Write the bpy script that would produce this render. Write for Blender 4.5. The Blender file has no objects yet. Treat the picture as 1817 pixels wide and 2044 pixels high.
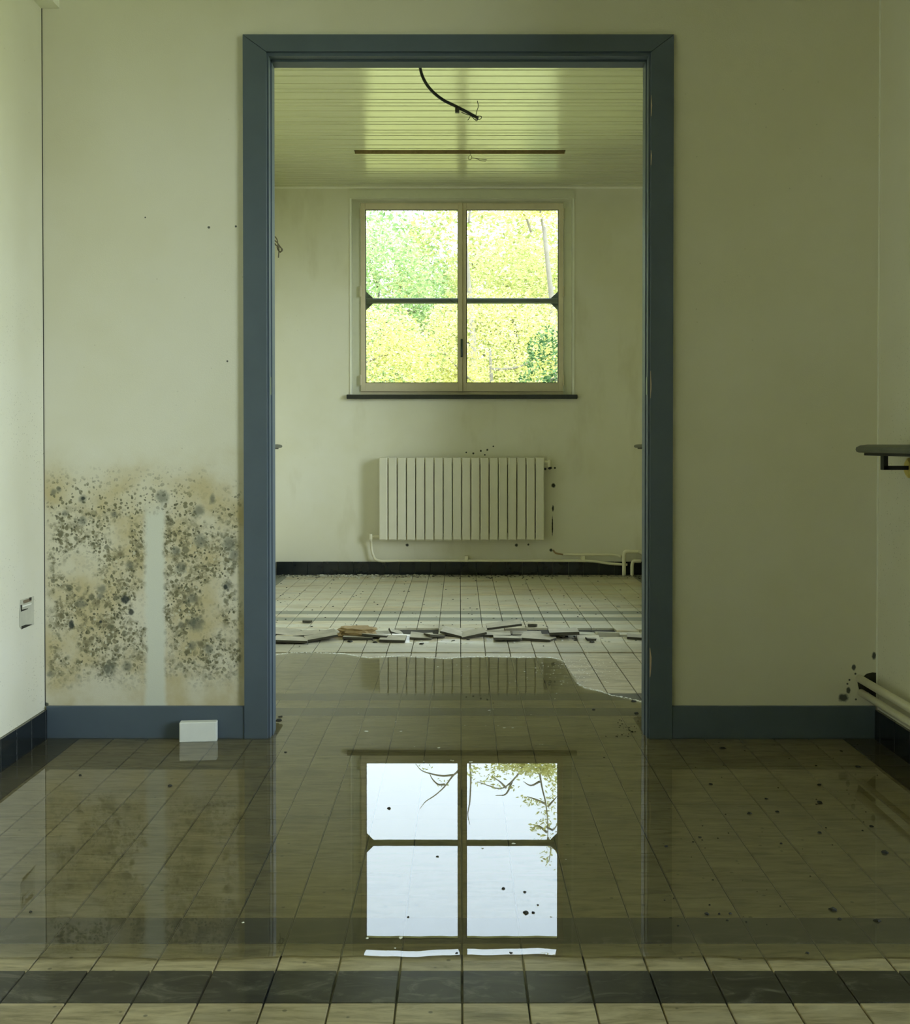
import bpy, math, random
import numpy as np
from mathutils import Vector, Matrix, Euler
random.seed(7); rng = np.random.default_rng(7)
S = bpy.context.scene; COL = S.collection
R = math.radians

# ------------------------------------------------------------ camera
F, EYE, TILT = 2138.0, 0.93, 0.013
CU, CV = 918.0, 886.0 + F*math.tan(TILT)
cd = bpy.data.cameras.new('camera'); cam = bpy.data.objects.new('camera', cd); COL.objects.link(cam)
cd.sensor_fit = 'HORIZONTAL'; cd.sensor_width = 36; cd.lens = 36*F/1817
cd.shift_x = -(CU-908.5)/1817; cd.shift_y = -(1022-CV)/1817
cd.clip_start = 0.02; cd.clip_end = 300
cam.location = (0, 0, EYE); cam.rotation_euler = (math.pi/2 - TILT, 0, 0)
S.camera = cam

# ------------------------------------------------------------ world (hazy white sky), sun, exposure
W = bpy.data.worlds.new('hazy_sky'); S.world = W; W.use_nodes = True
nt = W.node_tree; nt.nodes.clear()
out = nt.nodes.new('ShaderNodeOutputWorld'); bg = nt.nodes.new('ShaderNodeBackground')
tc = nt.nodes.new('ShaderNodeTexCoord'); sx = nt.nodes.new('ShaderNodeSeparateXYZ')
cr = nt.nodes.new('ShaderNodeValToRGB')
cr.color_ramp.elements[0].position = 0.0; cr.color_ramp.elements[0].color = (.86, .96, .97, 1)
cr.color_ramp.elements[1].position = 0.9; cr.color_ramp.elements[1].color = (.62, .80, 1.0, 1)
e = cr.color_ramp.elements.new(.4); e.color = (.74, .90, 1.0, 1)
nt.links.new(tc.outputs['Generated'], sx.inputs[0]); nt.links.new(sx.outputs['Z'], cr.inputs[0])
mp = nt.nodes.new('ShaderNodeMapRange'); nt.links.new(sx.outputs['Z'], mp.inputs[0])
mp.inputs[1].default_value = 0; mp.inputs[2].default_value = 1; mp.inputs[3].default_value = 4.0; mp.inputs[4].default_value = 10.0
nt.links.new(cr.outputs[0], bg.inputs[0]); nt.links.new(mp.outputs[0], bg.inputs[1])
nt.links.new(bg.outputs[0], out.inputs[0])
sd = bpy.data.lights.new('sun', 'SUN'); sun = bpy.data.objects.new('sun', sd); COL.objects.link(sun)
sd.energy = 5.4; sd.angle = R(40); sd.color = (.82, .97, 1.0)
sun.rotation_euler = Vector((-.88, 1.0, -.32)).to_track_quat('-Z', 'Y').to_euler()
S.view_settings.view_transform = 'Standard'; S.view_settings.look = 'None'
S.view_settings.gamma = 1; S.view_settings.use_curve_mapping = False
S.view_settings.exposure = 0.0
try:
    S.cycles.max_bounces = 12; S.cycles.diffuse_bounces = 6; S.cycles.glossy_bounces = 5
    S.cycles.transparent_max_bounces = 12; S.cycles.sample_clamp_indirect = 6
    S.cycles.caustics_reflective = False; S.cycles.caustics_refractive = False
except Exception: pass

def portal(name, loc, rot, sx_, sy_):
    d = bpy.data.lights.new(name, 'AREA'); d.shape = 'RECTANGLE'; d.size = sx_; d.size_y = sy_
    try: d.cycles.is_portal = True
    except Exception: pass
    o = bpy.data.objects.new(name, d); COL.objects.link(o); o.location = loc; o.rotation_euler = rot
    return o

# ------------------------------------------------------------ pixel to world
_r = np.array([1., 0, 0]); _f = np.array([0, math.cos(TILT), -math.sin(TILT)]); _u = np.array([0, math.sin(TILT), math.cos(TILT)])
def ray(u, v): return _f + (u-CU)/F*_r - (v-CV)/F*_u
def at(u, v, Y):                     # point seen at pixel u,v lying on depth Y
    d = ray(u, v); k = Y/d[1]; return (d[0]*k, Y, EYE + d[2]*k)
def fl(u, v, z=0.0):                 # point seen at pixel u,v lying on height z
    d = ray(u, v); k = (z-EYE)/d[2]; return (d[0]*k, d[1]*k, z)
def zat(v, Y): return at(CU, v, Y)[2]
def xat(u, v, Y): return at(u, v, Y)[0]

# ------------------------------------------------------------ mesh helpers
class MB:
    def __init__(s): s.v = []; s.f = []
    def add(s, vs, fs):
        b = len(s.v); s.v += [tuple(p) for p in vs]; s.f += [tuple(i+b for i in f) for f in fs]; return s
    def box(s, x0, x1, y0, y1, z0, z1, bev=0.0):
        if bev > 0:
            import bmesh
            bm = bmesh.new(); bmesh.ops.create_cube(bm, size=1)
            for v in bm.verts: v.co = Vector(((x0+x1)/2+v.co.x*(x1-x0), (y0+y1)/2+v.co.y*(y1-y0), (z0+z1)/2+v.co.z*(z1-z0)))
            bmesh.ops.bevel(bm, geom=list(bm.edges), offset=bev, segments=1, affect='EDGES', profile=.5)
            bm.verts.index_update()
            s.add([v.co[:] for v in bm.verts], [[v.index for v in f.verts] for f in bm.faces]); bm.free(); return s
        return s.add([(x0,y0,z0),(x1,y0,z0),(x1,y1,z0),(x0,y1,z0),(x0,y0,z1),(x1,y0,z1),(x1,y1,z1),(x0,y1,z1)],
                     [(0,3,2,1),(4,5,6,7),(0,1,5,4),(1,2,6,5),(2,3,7,6),(3,0,4,7)])
    def prism(s, pts, y0, y1, axis='y'):      # outline pts (a,b) extruded along an axis
        n = len(pts)
        mk = {'y': lambda a,b,t:(a,t,b), 'x': lambda a,b,t:(t,a,b), 'z': lambda a,b,t:(a,b,t)}[axis]
        vs = [mk(a,b,y0) for a,b in pts] + [mk(a,b,y1) for a,b in pts]
        fs = [tuple(range(n)), tuple(range(2*n-1, n-1, -1))] + [(i, i+n, (i+1)%n+n, (i+1)%n) for i in range(n)]
        return s.add(vs, fs)
    def tube(s, path, r, n=8, caps=True):
        P = [Vector(p) for p in path]; rr = r if isinstance(r, (list, tuple)) else [r]*len(P)
        b = len(s.v); up = None
        for i, p in enumerate(P):
            t = (P[min(i+1, len(P)-1)] - P[max(i-1, 0)]).normalized()
            if up is None: up = Vector((0,0,1)) if abs(t.z) < .9 else Vector((1,0,0))
            a = t.cross(up)
            if a.length < 1e-5: a = t.orthogonal()
            a.normalize(); c = t.cross(a).normalized(); up = -c if (-c).dot(up) > 0 else c
            for k in range(n):
                w = 2*math.pi*k/n
                s.v.append(tuple(p + (a*math.cos(w) + c*math.sin(w))*rr[i]))
        for i in range(len(P)-1):
            for k in range(n):
                s.f.append((b+i*n+k, b+i*n+(k+1)%n, b+(i+1)*n+(k+1)%n, b+(i+1)*n+k))
        if caps:
            s.f.append(tuple(b+k for k in range(n))[::-1]); s.f.append(tuple(b+(len(P)-1)*n+k for k in range(n)))
        return s
    def build(s, name, mat, parent=None, smooth=False):
        me = bpy.data.meshes.new(name); me.from_pydata(s.v, [], s.f); me.validate()
        if not smooth:
            import bmesh
            bm = bmesh.new(); bm.from_mesh(me); bmesh.ops.recalc_face_normals(bm, faces=bm.faces); bm.to_mesh(me); bm.free()
        else:
            import bmesh
            bm = bmesh.new(); bm.from_mesh(me); bmesh.ops.recalc_face_normals(bm, faces=bm.faces); bm.to_mesh(me); bm.free()
            me.polygons.foreach_set('use_smooth', [True]*len(me.polygons))
        me.materials.append(mat)
        o = bpy.data.objects.new(name, me); COL.objects.link(o)
        if parent is not None: o.parent = parent
        return o
def box(name, mat, x0, x1, y0, y1, z0, z1, parent=None, bev=0.0): return MB().box(x0,x1,y0,y1,z0,z1,bev).build(name, mat, parent)
def tag(o, label=None, cat=None, group=None, kind=None):
    if label: o['label'] = label
    if cat: o['category'] = cat
    if group: o['group'] = group
    if kind: o['kind'] = kind
    return o
def struct(o, label, cat='structure'): return tag(o, label, cat, kind='structure')
def empty(name, loc=(0,0,0), rz=0.0):
    o = bpy.data.objects.new(name, None); COL.objects.link(o); o.location = loc; o.rotation_euler = (0,0,rz); o.empty_display_size = .05; return o
def face_up(o):
    me = o.data
    if sum(p.normal.z for p in me.polygons) < 0: me.flip_normals()
def smooth_path(pts, n=6):
    P = [Vector(p) for p in pts]; P = [P[0]*2-P[1]] + P + [P[-1]*2-P[-2]]; o = []
    for i in range(1, len(P)-2):
        for k in range(n):
            t = k/n; a, b, c, d = P[i-1], P[i], P[i+1], P[i+2]
            o.append(.5*((2*b)+(c-a)*t+(2*a-5*b+4*c-d)*t*t+(3*b-a-3*c+d)*t**3))
    o.append(P[-2]); return o

# ------------------------------------------------------------ node helpers
class NX:
    def __init__(s, name):
        s.m = bpy.data.materials.new(name); s.m.use_nodes = True; s.t = s.m.node_tree; s.t.nodes.clear()
        s.out = s.t.nodes.new('ShaderNodeOutputMaterial'); s._pos = None
    def node(s, typ, **kw):
        n = s.t.nodes.new(typ)
        for k, v in kw.items(): setattr(n, k, v)
        return n
    def put(s, sock, v):
        if isinstance(v, bpy.types.NodeSocket): s.t.links.new(v, sock)
        elif isinstance(v, (tuple, list)) and len(v) == 3 and sock.type == 'RGBA': sock.default_value = (*v, 1)
        else: sock.default_value = v
    def math(s, op, a, b=None, c=None, clamp=False):
        n = s.node('ShaderNodeMath', operation=op); n.use_clamp = clamp; s.put(n.inputs[0], a)
        if b is not None: s.put(n.inputs[1], b)
        if c is not None: s.put(n.inputs[2], c)
        return n.outputs[0]
    def vmath(s, op, a, b=None):
        n = s.node('ShaderNodeVectorMath', operation=op); s.put(n.inputs[0], a)
        if b is not None: s.put(n.inputs[1], b)
        return n.outputs['Value'] if op in ('LENGTH', 'DISTANCE') else n.outputs[0]
    def pos(s):
        if s._pos is None: s._pos = s.node('ShaderNodeNewGeometry').outputs['Position']
        return s._pos
    def xyz(s, v=None):
        n = s.node('ShaderNodeSeparateXYZ'); s.put(n.inputs[0], v if v is not None else s.pos()); return n.outputs
    def scale(s, vec, sc): return s.vmath('MULTIPLY', vec, sc)
    def noise(s, vec, scale, detail=3, rough=.55, dist=0):
        n = s.node('ShaderNodeTexNoise'); s.put(n.inputs['Vector'], vec); n.inputs['Scale'].default_value = scale
        n.inputs['Detail'].default_value = detail; n.inputs['Roughness'].default_value = rough; n.inputs['Distortion'].default_value = dist
        return n.outputs
    def voro(s, vec, scale, feature='F1', rnd=1):
        n = s.node('ShaderNodeTexVoronoi', feature=feature); s.put(n.inputs['Vector'], vec); n.inputs['Scale'].default_value = scale
        n.inputs['Randomness'].default_value = rnd; return n.outputs
    def ss(s, v, a, b):          # smoothstep map a->0, b->1
        n = s.node('ShaderNodeMapRange', interpolation_type='SMOOTHSTEP'); s.put(n.inputs[0], v)
        if a <= b:
            s.put(n.inputs[1], a); s.put(n.inputs[2], b); n.inputs[3].default_value = 0; n.inputs[4].default_value = 1
        else:
            s.put(n.inputs[1], b); s.put(n.inputs[2], a); n.inputs[3].default_value = 1; n.inputs[4].default_value = 0
        return n.outputs[0]
    def mix(s, f, a, b, mode='MIX'):
        n = s.node('ShaderNodeMix', data_type='RGBA', blend_type=mode); s.put(n.inputs[0], f); s.put(n.inputs[6], a); s.put(n.inputs[7], b); return n.outputs[2]
    def ramp(s, f, stops):
        n = s.node('ShaderNodeValToRGB'); s.put(n.inputs[0], f); el = n.color_ramp.elements
        el[0].position, el[0].color = stops[0][0], (*stops[0][1], 1); el[1].position, el[1].color = stops[-1][0], (*stops[-1][1], 1)
        for p, c in stops[1:-1]: q = el.new(p); q.color = (*c, 1)
        return n.outputs[0]
    def bump(s, h, strength=.2, dist=.002):
        n = s.node('ShaderNodeBump'); s.put(n.inputs['Height'], h); n.inputs['Strength'].default_value = strength; n.inputs['Distance'].default_value = dist
        return n.outputs[0]
    def pbsdf(s, color, rough=.6, spec=.5, metal=0, normal=None, coat=None):
        p = s.node('ShaderNodeBsdfPrincipled'); s.put(p.inputs['Base Color'], color); s.put(p.inputs['Roughness'], rough)
        s.put(p.inputs['Specular IOR Level'], spec); s.put(p.inputs['Metallic'], metal)
        if normal is not None: s.put(p.inputs['Normal'], normal)
        if coat is not None: s.put(p.inputs['Coat Weight'], coat); p.inputs['Coat Roughness'].default_value = .04
        s.t.links.new(p.outputs[0], s.out.inputs[0]); return s.m

def simple(name, col, rough=.6, var=.12, scale=30, metal=0, spec=.5, bump=.1):
    x = NX(name); n = x.noise(x.pos(), scale, 4)[0]; n2 = x.noise(x.pos(), scale*.15, 3)[0]
    f = x.math('ADD', x.math('MULTIPLY', n, .5), x.math('MULTIPLY', n2, .5))
    c = x.ramp(f, [(.25, tuple(max(0, a*(1-var)) for a in col)), (.75, tuple(min(1, a*(1+var)) for a in col))])
    return x.pbsdf(c, rough, spec, metal, x.bump(n, bump, .001))

WALL = (.81, .79, .68)
def wall_base(x):
    p = x.pos()
    g = x.noise(p, 160, 2)[0]; v = x.voro(p, 260)[0]
    big = x.noise(p, 1.3, 4, .6)[0]
    c = x.mix(x.ss(big, .35, .7), WALL, tuple(a*b for a, b in zip(WALL, (.94, .93, .86))))
    sp = x.ss(x.voro(p, 26)[0], .085, .03); spm = x.ss(x.noise(p, 2.2, 3)[0], .52, .66)
    c = x.mix(x.math('MULTIPLY', x.math('MULTIPLY', sp, spm), .35), c, (.30, .28, .18))
    h = x.math('ADD', x.math('MULTIPLY', g, .5), x.math('MULTIPLY', v, .5))
    return c, x.bump(h, .25, .0012)
x = NX('wall_paint'); c, n = wall_base(x); M_WALL = x.pbsdf(c, .75, .25, 0, n)

# far wall: same paint with faint drips and smudges round the radiator
x = NX('far_wall_paint'); c, n = wall_base(x)
P = x.xyz(); stain = x.noise(x.scale(x.pos(), (3.2, 1, 1.1)), 1.6, 4)[0]
c = x.mix(x.math('MULTIPLY', x.ss(stain, .52, .72), .28), c, (.52, .48, .30))
def spots(x, c, lst, Y, col=(.03, .035, .03), soft=.35, wob=.35, k=1.0):
    """explicit dark spots given as (u, v, radius px[, v-stretch]) on the plane of depth Y"""
    P = x.xyz(); nz = x.noise(x.pos(), 75, 3)[0]; w = x.math('MULTIPLY', x.math('SUBTRACT', nz, .5), wob*2)
    acc = None
    for s_ in lst:
        u, v, r = s_[:3]; st = s_[3] if len(s_) > 3 else 1.0
        X, _, Z = at(u, v, Y); rr = r/F*Y
        dx = x.math('DIVIDE', x.math('SUBTRACT', P[0], X), rr); dz = x.math('DIVIDE', x.math('SUBTRACT', P[2], Z), rr*st)
        d = x.math('SQRT', x.math('ADD', x.math('MULTIPLY', dx, dx), x.math('MULTIPLY', dz, dz)))
        m = x.ss(x.math('ADD', d, w), 1+soft, 1-soft)
        acc = m if acc is None else x.math('MAXIMUM', acc, m)
    return x.mix(x.math('MULTIPLY', acc, k), c, col)
c = spots(x, c, [(1105,969,4),(1104,1015,2,3),(1103,1050,1.3,14),(813,1088,3),(1031,1088,3),(1099,934,3),(1108,934,2),
                 (1100,1098,3),(945,905,2),(960,900,2),(973,898,2),(968,908,1.5),(985,891,1.5),(931,903,1.5),(1055,1087,2)], 7.59, (.05,.055,.04))
M_FARWALL = x.pbsdf(c, .75, .25, 0, n)

# near wall: mould
x = NX('mouldy_wall_paint'); c, n = wall_base(x)
YW = 3.387
P = x.xyz(); p = x.pos()
def X_(u): return at(u, 1150, YW)[0]
def Z_(v): return zat(v, YW)
wob = x.math('MULTIPLY', x.math('SUBTRACT', x.noise(p, 14, 4)[0], .5), .10)
xw = x.math('ADD', P[0], x.math('MULTIPLY', wob, .22)); zw = x.math('ADD', P[2], wob)
top = x.ss(zw, Z_(915), Z_(1010)); bot = x.ss(zw, Z_(1390), Z_(1310))
lft = x.ss(xw, X_(88), X_(104)); rgt = x.ss(xw, X_(490), X_(468))
gap1 = x.ss(xw, X_(284), X_(298)); gap2 = x.ss(xw, X_(334), X_(322)); gapz = x.ss(zw, Z_(985), Z_(1040))
strip = x.math('MULTIPLY', x.math('MULTIPLY', gap1, gap2), gapz)
area = x.math('MULTIPLY', x.math('MULTIPLY', top, bot), x.math('MULTIPLY', lft, rgt))
area = x.math('MULTIPLY', area, x.math('SUBTRACT', 1, strip))
area = x.math('MULTIPLY', area, x.ss(x.math('ADD', P[0], 0), X_(500), X_(480)))
# clear patches
clear = x.ss(x.noise(x.vmath('ADD', p, (3.1, 0, 1.7)), 9, 3)[0], .40, .52)
core = x.math('MULTIPLY', area, x.ss(zw, Z_(985), Z_(1075)))
# yellow damp halo
halo = x.math('MULTIPLY', x.ss(zw, Z_(880), Z_(985)), x.math('MULTIPLY', x.ss(P[0], X_(60), X_(100)), x.ss(P[0], X_(530), X_(482))))
hn = x.ss(x.noise(p, 6, 4)[0], .38, .66)
halo = x.math('MULTIPLY', halo, x.math('SUBTRACT', 1, x.math('MULTIPLY', strip, .9)))
c = x.mix(x.math('MULTIPLY', halo, x.math('ADD', x.math('MULTIPLY', hn, .6), .28)), c, (.56, .47, .24))
c = x.mix(x.math('MULTIPLY', strip, .75), c, (.70, .72, .62))
vd = x.vmath('ADD', p, x.scale(x.noise(p, 30, 2)[1], (.02, .02, .02)))
def vspots(scale, r0, r1, dens, seed, msk, col, k):
    global c
    vv = x.node('ShaderNodeTexVoronoi', feature='F1'); x.put(vv.inputs['Vector'], x.scale(x.vmath('ADD', vd, (seed, 0, seed*.7)), (1, .0, 1))); vv.inputs['Scale'].default_value = scale
    sc = x.node('ShaderNodeSeparateColor'); x.t.links.new(vv.outputs['Color'], sc.inputs[0])
    keep = x.ss(sc.outputs[0], 1-dens, 1-dens+.05)
    rr = x.math('ADD', x.math('MULTIPLY', sc.outputs[1], r1-r0), r0)
    d = x.math('SUBTRACT', rr, vv.outputs['Distance'])
    m = x.math('MULTIPLY', x.math('MULTIPLY', x.ss(d, -.06, .09), keep), x.math('MULTIPLY', msk, k))
    c = x.mix(m, c, col)
clr = x.math('MULTIPLY', area, x.math('ADD', x.math('MULTIPLY', clear, .85), .15))
corec = x.math('MULTIPLY', core, clear)
# mottled grey-olive film between the spots
film = x.ss(x.noise(p, 34, 5, .7)[0], .44, .62)
c = x.mix(x.math('MULTIPLY', x.math('MULTIPLY', corec, film), .85), c, (.24, .215, .125))
vspots(72, .20, .48, .68, 1.3, clr, (.17, .16, .085), .85)
vspots(105, .18, .44, .7, 4.1, clr, (.09, .09, .05), .85)
vspots(40, .18, .44, .5, 2.2, corec, (.15, .15, .09), .75)
vspots(58, .18, .44, .6, 12.2, corec, (.20, .18, .10), .75)
vspots(22, .12, .32, .36, 6.6, corec, (.11, .12, .08), .7)
vspots(90, .16, .36, .35, 9.9, corec, (.66, .63, .47), .8)
vspots(50, .12, .26, .16, 8.9, corec, (.68, .66, .5), .7)
c = spots(x, c, [(165,996,7),(107,982,6),(118,977,5),(324,992,12),(424,996,5,1.8),(398,1019,10),(400,1080,12),(458,1086,12,1.2),(467,1108,9,1.3),
                 (351,1100,8),(361,1134,10),(455,1168,7,1.2),(165,1040,8),(228,1027,6),(130,1025,6),(259,1128,7),(203,1176,8),(163,1205,9),(200,1190,6),
                 (216,1334,11,1.1),(254,1330,9,1.1),(383,1290,8),(417,1296,9),(392,1245,15),(383,1195,9),(100,1345,6)], YW, (.16,.17,.13), .6, .6, .72)
c = spots(x, c, [(250,1196,8,1.1),(143,1247,5,1.7),(262,1222,5,1.2),(450,1172,4,1.3),(166,995,4),(201,1241,3),(93,1406,4),
                 (1745,1309,4,1.9),(1705,1332,4,1.4),(1684,1393,9,.9),(1694,1378,4,1.4),(1692,1365,2),(1696,1357,2),(1708,1345,2),(1709,1396,2),(1716,1384,2),
                 (417,454,2.5),(471,452,2),(40,438,1.5),(454,721,2),(290,434,1.5)], YW, (.04,.05,.045), .35, .5, .92)
M_MOULD = x.pbsdf(c, .75, .25, 0, n)

# side walls: fine mould speckle
x = NX('side_wall_paint'); c, n = wall_base(x)
sp = x.ss(x.voro(x.pos(), 85)[0], .20, .10); spm = x.math('MULTIPLY', x.ss(x.noise(x.pos(), 5, 4)[0], .40, .62), x.ss(x.xyz()[2], 1.7, .9))
c = x.mix(x.math('MULTIPLY', x.math('MULTIPLY', sp, spm), .5), c, (.22, .20, .12))
M_SIDE = x.pbsdf(c, .75, .25, 0, n)

M_CASING = simple('blue_grey_paint', (.092, .124, .158), .5, .10, 14)
M_BLACKTILE = simple('black_glazed_tile', (.012, .016, .018), .16, .5, 18)
M_GROUTD = simple('pale_skirting_grout', (.22, .22, .17), .9)
x = NX('floor_grout'); P = x.xyz(); gn = x.noise(x.pos(), 7, 3)[0]
M_GROUT = x.pbsdf(x.mix(x.math('MULTIPLY', x.ss(P[1], 2.0, 1.93), x.ss(gn, .40, .55)), (.05, .046, .032), (.42, .40, .32)), .95)
M_CREAM = simple('cream_window_paint', (.76, .68, .50), .5, .10, 20)
M_REVEAL = simple('reveal_paint', (.74, .74, .60), .6, .06, 20)
M_WHITE = simple('white_trim_paint', (.93, .93, .84), .5, .04)  # also paints the lit edges of the window reveals
M_SLATE = simple('black_slate', (.022, .026, .020), .45, .4, 40)
M_GREENBAR = simple('dark_green_iron', (.035, .06, .045), .5, .4, 30)
M_RAD = simple('radiator_enamel', (.78, .75, .62), .38, .05, 12)
M_PIPE = simple('cream_pipe_paint', (.86, .82, .64), .4, .08, 25)
M_BLACK = simple('black_rubber', (.012, .014, .012), .5, .3)
M_COPPER = simple('dull_wire', (.12, .10, .06), .5, .4)
M_DARKHOLE = simple('dark_cavity', (.035, .032, .016), .9, .6, 12)
M_RAIL = simple('grey_rail_board', (.12, .13, .10), .5, .2)
M_BRASS = simple('yellow_brass', (.75, .62, .18), .35, .1, 20, .6)
M_FOAM = simple('white_foam', (.88, .90, .86), .8, .03, 60)
M_CERAMIC_EDGE = simple('dark_tile_edge', (.055, .05, .03), .85, .3, 60)  # near-black colour for sides and undersides of the loose tiles
M_SPONGE = simple('brown_wood_rubble', (.34, .24, .11), .9, .4, 60, bump=.8)
M_LOOSE = simple('dusty_loose_tile', (.46, .42, .31), .8, .35, 22)
M_DIRT = simple('black_dirt', (.03, .03, .022), .9, .4)
M_FLAKE = simple('white_paint_flake', (.85, .85, .76), .7, .05)
M_PLASTER = simple('plaster_crumb', (.55, .54, .44), .9, .2)
M_CEIL = simple('ceiling_paint', (.68, .68, .54), .7, .04)
M_ALU = simple('brass_strike_plate', (.20, .24, .20), .4, .2, 30, .5)
M_RAWWOOD = simple('chipped_raw_wood', (.62, .48, .34), .8, .25, 60)
M_EXT = simple('outer_render', (.45, .42, .36), .9, .1)
M_GRASS = simple('lawn', (.46, .43, .15), .95, .4, 6)
x = NX('ceiling_board_gloss'); nz = x.noise(x.scale(x.pos(), (1, 12, 12)), 3, 3)[0]
M_BOARD = x.pbsdf(x.mix(x.ss(nz, .3, .7), (.62, .62, .44), (.67, .67, .50)), .17, .8, 0, x.bump(nz, .04, .002))

# floor tiles: colour per tile comes from the place on the grid, streaks run across
TW = .11; GX = .004
x = NX('marbled_floor_tile'); P = x.xyz()
ix = x.math('FLOOR', x.math('DIVIDE', x.math('SUBTRACT', P[0], GX), TW)); iy = x.math('FLOOR', x.math('DIVIDE', x.math('SUBTRACT', P[1], .111), TW))
cb = x.node('ShaderNodeCombineXYZ'); x.put(cb.inputs[0], ix); x.put(cb.inputs[1], iy)
wn = x.node('ShaderNodeTexWhiteNoise', noise_dimensions='3D'); x.put(wn.inputs['Vector'], cb.outputs[0])
off = x.scale(wn.outputs['Color'], (3, 3, 3)); q = x.vmath('ADD', x.pos(), off)
st = x.noise(x.scale(q, (7, 34, 1)), 1.0, 5, .62, 1.2)[0]; st2 = x.noise(x.scale(x.pos(), (11, 60, 1)), 1.0, 4, .7)[0]
g = x.math('ADD', x.math('MULTIPLY', st, .6), x.math('MULTIPLY', st2, .4))
c = x.ramp(g, [(.28, (.20, .17, .09)), (.40, (.42, .35, .20)), (.50, (.61, .52, .33)), (.66, (.80, .71, .50))])
br = x.math('ADD', x.math('MULTIPLY', wn.outputs['Value'], .24), .92)
hv = x.node('ShaderNodeHueSaturation'); x.put(hv.inputs['Color'], c); x.put(hv.inputs['Value'], br); c = hv.outputs[0]
blotch = x.ss(x.noise(x.scale(x.pos(), (5, 10, 1)), 1.0, 4)[0], .52, .68)
c = x.mix(x.math('MULTIPLY', blotch, .34), c, (.13, .12, .085))
# far dry part: pale dust
dust = x.math('MULTIPLY', x.ss(P[1], 4.5, 5.0), x.ss(x.noise(x.scale(x.pos(), (1.2, 6, 1)), 1.0, 4)[0], .30, .62))
c = x.mix(x.math('MULTIPLY', dust, .85), c, (.76, .74, .60))
damp = x.math('MULTIPLY', x.ss(P[1], 5.02, 4.85), x.ss(P[1], 1.94, 1.97))
c = x.mix(x.math('MULTIPLY', damp, .34), c, (.13, .115, .06))
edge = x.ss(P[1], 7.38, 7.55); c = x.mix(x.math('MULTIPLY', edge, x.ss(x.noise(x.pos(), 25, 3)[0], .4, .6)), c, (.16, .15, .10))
sk = x.ss(x.voro(x.scale(x.pos(), (1, 1, 0)), 20)[0], .10, .05); c = x.mix(x.math('MULTIPLY', sk, .6), c, (.05, .045, .03))
ro = x.mix(x.ss(P[1], 4.6, 4.9), (.34,)*3, (.30,)*3)
M_TILE = x.pbsdf(c, ro, .45, 0, x.bump(st, .06, .001))
x = NX('dark_floor_tile'); st = x.noise(x.scale(x.pos(), (8, 26, 1)), 1.0, 5, .65, .8)[0]; P = x.xyz()
c = x.ramp(st, [(.3, (.030, .028, .020)), (.55, (.055, .052, .036)), (.75, (.11, .105, .075))])
pale = x.math('MULTIPLY', x.ss(P[1], 2.06, 1.98), x.ss(x.noise(x.scale(x.pos(), (9, 16, 1)), 1.0, 5, .7, 1.5)[0], .50, .72))
c = x.mix(x.math('MULTIPLY', pale, .6), c, (.30, .29, .24))
dust = x.math('MULTIPLY', x.ss(P[1], 4.5, 5.0), .62); c = x.mix(dust, c, (.42, .44, .33))
M_DTILE = x.pbsdf(c, .34, .5, 0, x.bump(st, .06, .001))

# water and glass: clear thin sheets, mirror by Fresnel
def sheet(name, ior, rough=0.0, tint=(1, 1, 1), bump=None, gain=1.0):
    x = NX(name); tr = x.node('ShaderNodeBsdfTransparent'); tr.inputs[0].default_value = (*tint, 1)
    gl = x.node('ShaderNodeBsdfGlossy'); gl.inputs['Roughness'].default_value = rough; gl.inputs['Color'].default_value = (1, 1, 1, 1)
    fr = x.node('ShaderNodeFresnel'); fr.inputs['IOR'].default_value = ior
    if bump:
        b = x.bump(x.noise(x.pos(), bump[0], 3)[0], bump[1], bump[2]); x.put(gl.inputs['Normal'], b)
    mx = x.node('ShaderNodeMixShader'); x.put(mx.inputs[0], x.math('MULTIPLY', fr.outputs[0], gain, clamp=True))
    x.t.links.new(tr.outputs[0], mx.inputs[1]); x.t.links.new(gl.outputs[0], mx.inputs[2]); x.t.links.new(mx.outputs[0], x.out.inputs[0]); return x.m
def murky(name, ior, silt, col):
    m = sheet(name, ior, 0.0, (.985, .985, .95)); t = m.node_tree
    mx = [n_ for n_ in t.nodes if n_.type == 'MIX_SHADER'][0]; tr = [n_ for n_ in t.nodes if n_.type == 'BSDF_TRANSPARENT'][0]
    d = t.nodes.new('ShaderNodeBsdfDiffuse'); d.inputs[0].default_value = (*col, 1); m2 = t.nodes.new('ShaderNodeMixShader'); m2.inputs[0].default_value = silt
    t.links.new(tr.outputs[0], m2.inputs[1]); t.links.new(d.outputs[0], m2.inputs[2]); t.links.new(m2.outputs[0], mx.inputs[1]); return m
M_WATER = murky('still_water', 1.45, .09, (.64, .57, .34))
M_FILM = sheet('wet_film', 1.30, .07, (.97, .97, .95), (60, .25, .0006), .6)
M_GLASS = sheet('window_glass', 1.45, 0.0, (.995, .995, .995))

# ------------------------------------------------------------ room shell
XL, XR, YF, YB, CZ1, CZ2, WT = -1.316, 1.324, 7.59, -3.4, 2.62, 2.744, .09
YW2 = YW + WT
FZ = -.045
def hole_wall(name, mat, a0, a1, z0, z1, hs, t0, t1, axis):
    """wall slab with rectangular holes (a0,a1,z0,z1) cut; axis 'x': wall runs along x between depths t0,t1"""
    m = MB(); hs = sorted(hs); cur = a0
    def bx(p, q, r, s_):
        if axis == 'x': m.box(p, q, t0, t1, r, s_)
        else: m.box(t0, t1, p, q, r, s_)
    for (h0, h1, hz0, hz1) in hs:
        if h0 > cur: bx(cur, h0, z0, z1)
        if hz0 > z0: bx(h0, h1, z0, hz0)
        if hz1 < z1: bx(h0, h1, hz1, z1)
        cur = h1
    if cur < a1: bx(cur, a1, z0, z1)
    return m.build(name, mat)
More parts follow.
